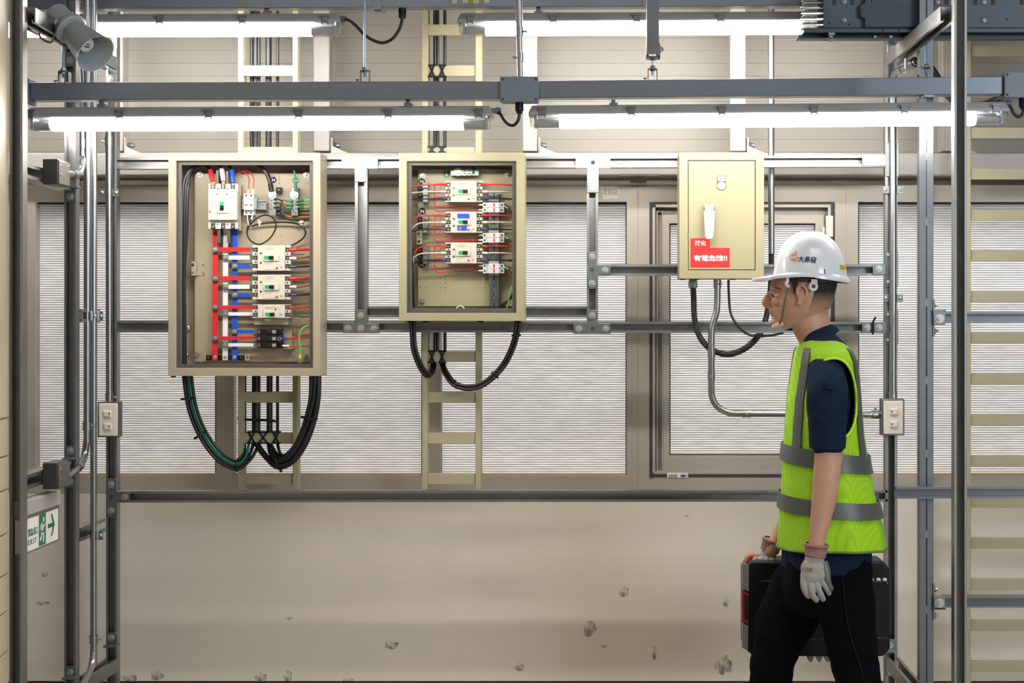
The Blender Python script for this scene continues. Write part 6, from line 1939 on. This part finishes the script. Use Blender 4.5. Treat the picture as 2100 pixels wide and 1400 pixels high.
# shirt
SHIRT = [(676, 1655, 1708, 0.058), (690, 1648, 1716, 0.075), (704, 1643, 1730, 0.125), (725, 1638, 1740, 0.158), (770, 1632, 1748, 0.172), (900, 1628, 1757, 0.165), (1000, 1622, 1764, 0.166), (1110, 1607, 1784, 0.178), (1140, 1605, 1786, 0.180), (1163, 1604, 1783, 0.180)]
m = MB()
stack(m, SHIRT, [682 + i * 7.4 for i in range(66)], 40)
limb3(m, [(1688, 752, YC - 0.11, 0.050), (1693, 768, YC - 0.168, 0.054), (1696, 810, YN - 0.004, 0.0570), (1696.5, 860, YN - 0.006, 0.0535), (1697, 908, YN - 0.006, 0.0475)], 24)
limb3(m, [(1688, 752, YC + 0.11, 0.050), (1692, 768, YC + 0.168, 0.054), (1682, 820, YFA, 0.056), (1676, 900, YFA + 0.008, 0.048)], 24)
sh = m.build('shirt', NAVY, man)
fuse(sh, 0.005, 4, 0.012, 0.07)
c = []
for k in range(25):
    a = 2 * math.pi * k / 24
    c.append(P(1680 - 31 * math.cos(a), 690 - 14 * (-math.cos(a)) * 1.0 - 4, YC - 0.062 * math.sin(a)))
MB().tube(c, 0.012, 10, 0, sec=(0.55, 1.5)).build('collar', NAVY, sh)
h = MB()
q0 = P(1697, 913, YN - 0.006)
h.lathe([(0.026, 0.0492), (0.026, 0.0512), (0.0, 0.0500), (-0.008, 0.0485), (-0.008, 0.043)], q0, (0.0, 0, 1), 36, False)
h.build('sleeve_hem', NAVY, sh)
def armsurf(px, py, Y=YN - 0.006):
    return P(px, py, Y - 0.055)
MB().fpoly([(1692, 783), (1712, 784), (1711, 799), (1692, 797)], YN - 0.0665, 0.006).build('pen_pocket', NAVY, sh, bevel=0.001)

# safety vest
VEST = [(694, 1650, 1712, 0.088), (701, 1643, 1725, 0.128), (710, 1638, 1736, 0.168), (722, 1633, 1745, 0.196), (740, 1629, 1753, 0.206), (770, 1624, 1758, 0.204), (820, 1616, 1763, 0.196), (880, 1611, 1768, 0.192), (940, 1606, 1777, 0.192), (1000, 1603, 1789, 0.200), (1050, 1600, 1801, 0.206), (1090, 1598, 1810, 0.210), (1122, 1598, 1814, 0.212)]


def vestfn(p, y, th):
    w = max(0, (y - 900) / 220)
    p.x += 0.004 * w * math.sin(th * 7 + y * 0.01)
    p.y += 0.006 * w * math.sin(th * 9 + 1)
    return p


vm = MB()
V, Fc = [], []
n = 200
ys = [694, 697, 701, 706, 712, 720] + [726 + i * 2.4 for i in range(73)] + [908 + i * 12 for i in range(18)] + [1120]
for lay in (0.0, -0.004):
    for y in ys:
        for k in range(n):
            th = 2 * math.pi * k / n
            yy = y
            if y > 1080:
                yy = y - 7 * (y - 1080) / 40 * max(0, math.sin(th)) ** 2 + 0
            V.append(vestfn(surf(VEST, yy, th, lay), yy, th))
L = len(ys)
def arm_open(y, th):
    """armhole on both sides"""
    d = abs(abs(math.sin(th)) - 1)
    a = math.degrees(math.acos(min(1, abs(math.sin(th)))))
    return 732 < y < 892 and a < 38 * math.sqrt(max(0, 1 - ((y - 812) / 81) ** 2))
for lay in (0, 1):
    o = lay * L * n
    for i in range(L - 1):
        for k in range(n):
            if arm_open((ys[i] + ys[i + 1]) / 2, 2 * math.pi * (k + 0.5) / n):
                continue
            k2 = (k + 1) % n
            Fc.append((o + i * n + k, o + i * n + k2, o + (i + 1) * n + k2, o + (i + 1) * n + k))
for k in range(n):
    k2 = (k + 1) % n
    for i in (0, L - 1):
        Fc.append((i * n + k, i * n + k2, L * n + i * n + k2, L * n + i * n + k))
vm.add(V, Fc)
ve = vm.build('safety_vest', LIME, man, smooth=70)
VB = [(y, f - 2.0, b + 2.0, w + 0.004) for y, f, b, w in VEST]
patch(VEST, 906, 941, 0, 360, 0.0075, 80, 4, 0.14).build('reflective_band', STRIPE, ve, smooth=70)
patch(VEST, 1008, 1040, 0, 360, 0.0085, 80, 4, 0.075).build('reflective_band', STRIPE, ve, smooth=70)
for t0, t1 in ((30, 47), (128, 143), (313, 330), (217, 232)):
    patch(VEST, 712, 912 if t0 in (30, 313) else 930, t0, t1, 0.005, 5, 24).build('reflective_strip', STRIPE, ve, smooth=70)
# bound edge round the near armhole
ring = []
for i in range(49):
    a = 2 * math.pi * i / 48
    y = 812 + 81 * math.sin(a)
    dth = 39 * math.cos(a)
    ring.append(surf(VEST, y, math.radians(90 + dth), 0.002))
MB().tube(ring, 0.0035, 8, 0).build('armhole_binding', mat('lime_binding', (196, 240, 60), 0.7), ve)
MB().tube([vestfn(surf(VEST, 1119 - 6 * max(0, math.sin(2 * math.pi * k / 60)) ** 2, 2 * math.pi * k / 60, 0.001), 1119, 2 * math.pi * k / 60) for k in range(61)], 0.004, 6, 0).build('hem_binding', mat('olive_hem', (96, 130, 40), 0.7), ve)

# trousers: hips and both legs in one surface
HIP = [(1085, 1612, 1772, 0.158), (1130, 1606, 1780, 0.168), (1170, 1604, 1783, 0.172), (1210, 1606, 1782, 0.170), (1240, 1615, 1776, 0.155), (1262, 1635, 1755, 0.12)]
m = MB()
stack(m, HIP, [1085 + i * 9 for i in range(20)], 36)
YNL, YFL = YC - 0.088, YC + 0.088
near = [(1722, 1165, YNL, 0.090), (1734, 1230, YNL, 0.0835), (1742, 1300, YNL, 0.0735), (1757, 1380, YNL, 0.0635), (1775, 1450, YNL, 0.0600), (1808, 1550, YNL, 0.0560), (1852, 1660, YNL, 0.0500)]
far = [(1668, 1165, YFL, 0.092), (1640, 1215, YFL, 0.0900), (1612, 1275, YFL, 0.0840), (1590, 1335, YFL, 0.0700), (1577, 1400, YFL, 0.0590), (1568, 1480, YFL, 0.0560), (1562, 1580, YFL, 0.0530), (1560, 1695, YFL, 0.0480)]
limb3(m, near, 26)
limb3(m, far, 26)
tr = fuse(m.build('trousers', PANT, man), 0.006, 5, 0.020, 0.09)
MB().tube([P(1727, 1178, YNL - 0.089), P(1731, 1220, YNL - 0.088), P(1741, 1290, YNL - 0.080), P(1762, 1360, YNL - 0.069), P(1785, 1440, YNL - 0.062)], 0.0016, 6, 6).build('side_seam', BLACKP, tr)
# boots
for i, ((ax_, ay, Yy), tilt) in enumerate((((1862, 1690, YNL), 0.55), ((1558, 1712, YFL), 0.0))):
    b = MB()
    a = P(ax_, ay, Yy)
    zf = 0.0
    R_ = Matrix.Rotation(-tilt, 3, 'Y')
    def bp(x, y, z):
        return Vector((a.x, Yy, 0.10 + (0.06 if tilt else 0))) + R_ @ Vector((x, y, z - 0.10))
    b.tube([bp(0.01, 0, 0.22), bp(0.01, 0, 0.14), bp(0.005, 0, 0.07), bp(-0.05, 0, 0.05), bp(-0.12, 0, 0.042), bp(-0.185, 0, 0.036)], [0.05, 0.047, 0.05, 0.052, 0.048, 0.034], 20, 6)
    b.ball(bp(0.02, 0, 0.045), (0.045, 0.042, 0.04)).ball(bp(-0.185, 0, 0.036), (0.034, 0.04, 0.032))
    b = fuse(b.build('boot', mat('black_boot', (28, 27, 26), 0.5), man), 0.006, 3)


# gloves
def glove(name, C, Yg, palm, cuff, fingers, thumb, mark=False):
    g = MB()
    for p in palm:
        g.ball(P(p[0], p[1], Yg + p[2]), p[3])
    for f in fingers:
        g.tube([P(x, y, Yg + d) for x, y, d, r in f], [r for x, y, d, r in f], 12, 5)
        g.ball(P(f[-1][0], f[-1][1], Yg + f[-1][2]), f[-1][3])
        g.ball(P(f[0][0], f[0][1], Yg + f[0][2]), f[0][3])
    o = fuse(g.build('glove', GLV, man), 0.0018, 3)
    t = MB()
    t.tube([P(x, y, Yg + d) for x, y, d, r in thumb], [r for x, y, d, r in thumb], 12, 5)
    t.ball(P(thumb[-1][0], thumb[-1][1], Yg + thumb[-1][2]), thumb[-1][3])
    fuse(t.build('thumb', GLVC, o), 0.0022, 3)
    k = MB().tube([P(x, y, Yg + d) for x, y, d, r in cuff], [r for x, y, d, r in cuff], 24, 4, sec=(0.95, 1))
    k = k.build('cuff', CUFF, o)
    x, y, d, r = cuff[0]
    a, b_ = P(cuff[0][0], cuff[0][1], Yg + cuff[0][2]), P(cuff[1][0], cuff[1][1], Yg + cuff[1][2])
    MB().lathe([(-0.004, r - 0.003), (-0.003, r + 0.0025), (0.003, r + 0.003), (0.006, r)], a, b_ - a, 28, False).build('cuff_roll', CUFF, k)
    return o


Yg = YN - 0.008
gl_ = glove('glove', None, Yg, [(1670, 1150, 0, (0.028, 0.019, 0.030)), (1667, 1166, -0.002, (0.034, 0.020, 0.032)), (1664, 1180, -0.003, (0.031, 0.019, 0.026)), (1678, 1178, -0.002, (0.022, 0.017, 0.026))],
            [(1674, 1117, 0.002, 0.0325), (1673, 1130, 0.002, 0.0305), (1671.5, 1141, 0.001, 0.029)],
            [[(1649, 1182, -0.004, 0.0104), (1648, 1199, -0.009, 0.0092), (1652, 1214, -0.006, 0.0084), (1658, 1222, 0.003, 0.0078)],
             [(1661, 1187, -0.005, 0.0104), (1663, 1204, -0.012, 0.0094), (1667, 1220, -0.009, 0.0086), (1674, 1230, 0.003, 0.0078)],
             [(1671, 1187, -0.003, 0.0104), (1677, 1204, -0.009, 0.0094), (1683, 1218, -0.005, 0.0086), (1688, 1228, 0.006, 0.0078)],
             [(1681, 1183, 0.000, 0.0084), (1690, 1197, -0.004, 0.0090), (1696, 1208, 0.000, 0.0082), (1700, 1216, 0.009, 0.0074)]],
            [(1687, 1152, 0.006, 0.015), (1692, 1168, 0.002, 0.0145), (1695, 1186, -0.002, 0.0125), (1699, 1198, -0.002, 0.0094), (1703, 1206, 0.001, 0.0092)])
text('glove_mark', '3M', 0.014, mat('glove_red', (170, 92, 88), 0.8), gl_, front(1660, 1167, Yg - 0.0255, 0.0), 0.003)
Yh = YFA + 0.07
glove('glove', None, Yh, [(1574, 1140, 0, (0.026, 0.024, 0.022)), (1568, 1150, 0, (0.028, 0.026, 0.018))],
      [(1585, 1108, -0.003, 0.031), (1581, 1120, -0.001, 0.029), (1578, 1130, 0, 0.028)],
      [[(1550 + i * 11, 1148, -0.022, 0.011), (1549 + i * 11, 1160, -0.026, 0.0105), (1549 + i * 11, 1168, -0.012, 0.010), (1550 + i * 11, 1169, 0.006, 0.009)] for i in range(4)],
      [(1560, 1142, 0.02, 0.013), (1549, 1152, 0.024, 0.012), (1545, 1163, 0.016, 0.010)])

# tool case carried in the far hand
YT = 5.425
tc_ = thing('tool_case', 'black tool case with red trim carried low in the worker\'s far hand', 'case', P(1680, 1352, YT))
m = MB().fpoly([(1526, 1168), (1540, 1150), (1812, 1150), (1824, 1166), (1826, 1330), (1812, 1346), (1545, 1346), (1534, 1336), (1526, 1325)], YT, 0.13)
m.build('shell', BLACKP, tc_, bevel=0.008, seg=3)
MB().fb(1560, 1306, 1820, 1312, YT - 0.004, 0.14).fb(1560, 1190, 1820, 1196, YT - 0.004, 0.14).build('rib', BLACK, tc_, bevel=0.002)
h = MB().tube([P(1533, 1158, YT + 0.065), P(1534, 1145, YT + 0.065), P(1545, 1141, YT + 0.065), P(1570, 1163, YT + 0.065), P(1600, 1164, YT + 0.065), P(1622, 1160, YT + 0.065), P(1632, 1152, YT + 0.065)], 0.010, 12, 6)
h.build('handle', mat('red_orange_handle', (206, 106, 82), 0.5), tc_)
e = MB()
e.fpoly([(1522, 1153), (1536, 1160), (1536, 1213), (1523, 1207)], YT - 0.004, 0.02).fpoly([(1522, 1278), (1535, 1283), (1534, 1334), (1522, 1328)], YT - 0.004, 0.02)
MB().fpoly([(1522, 1153), (1536, 1160), (1536, 1213), (1523, 1207)], YT - 0.004, 0.02).build('side_plate', mat('grey_plate', (150, 152, 156), 0.4, 0.2), tc_, bevel=0.001)
MB().fpoly([(1522, 1278), (1535, 1283), (1534, 1334), (1522, 1328)], YT - 0.004, 0.02).build('side_plate', mat('grey_plate', (150, 152, 156), 0.4, 0.2), tc_, bevel=0.001)
MB().fpoly([(1522, 1209), (1536, 1216), (1535, 1280), (1522, 1274)], YT - 0.004, 0.02).build('red_latch', mat('red_latch', (170, 36, 48), 0.45), tc_, bevel=0.001)
MB().fpoly([(1526, 1218), (1536.5, 1222), (1536, 1272), (1526, 1268)], YT - 0.0055, 0.003).build('latch_grip', BLACK, tc_, bevel=0.001)
for x in (1784, 1798, 1811):
    MB().fpoly([(x, 1185), (x + 7, 1185), (x + 9.5, 1195.5), (x, 1195.5)], YT - 0.003, 0.004).build('reflector', SIGNW, tc_)
for x in (1662, 1680, 1697):
    MB().fpoly([(x - 9, 1345), (x + 8, 1345), (x + 3, 1357), (x - 1, 1358)], YT + 0.01, 0.04).build('foot', mat('grey_foot', (120, 112, 104), 0.6), tc_, bevel=0.002)
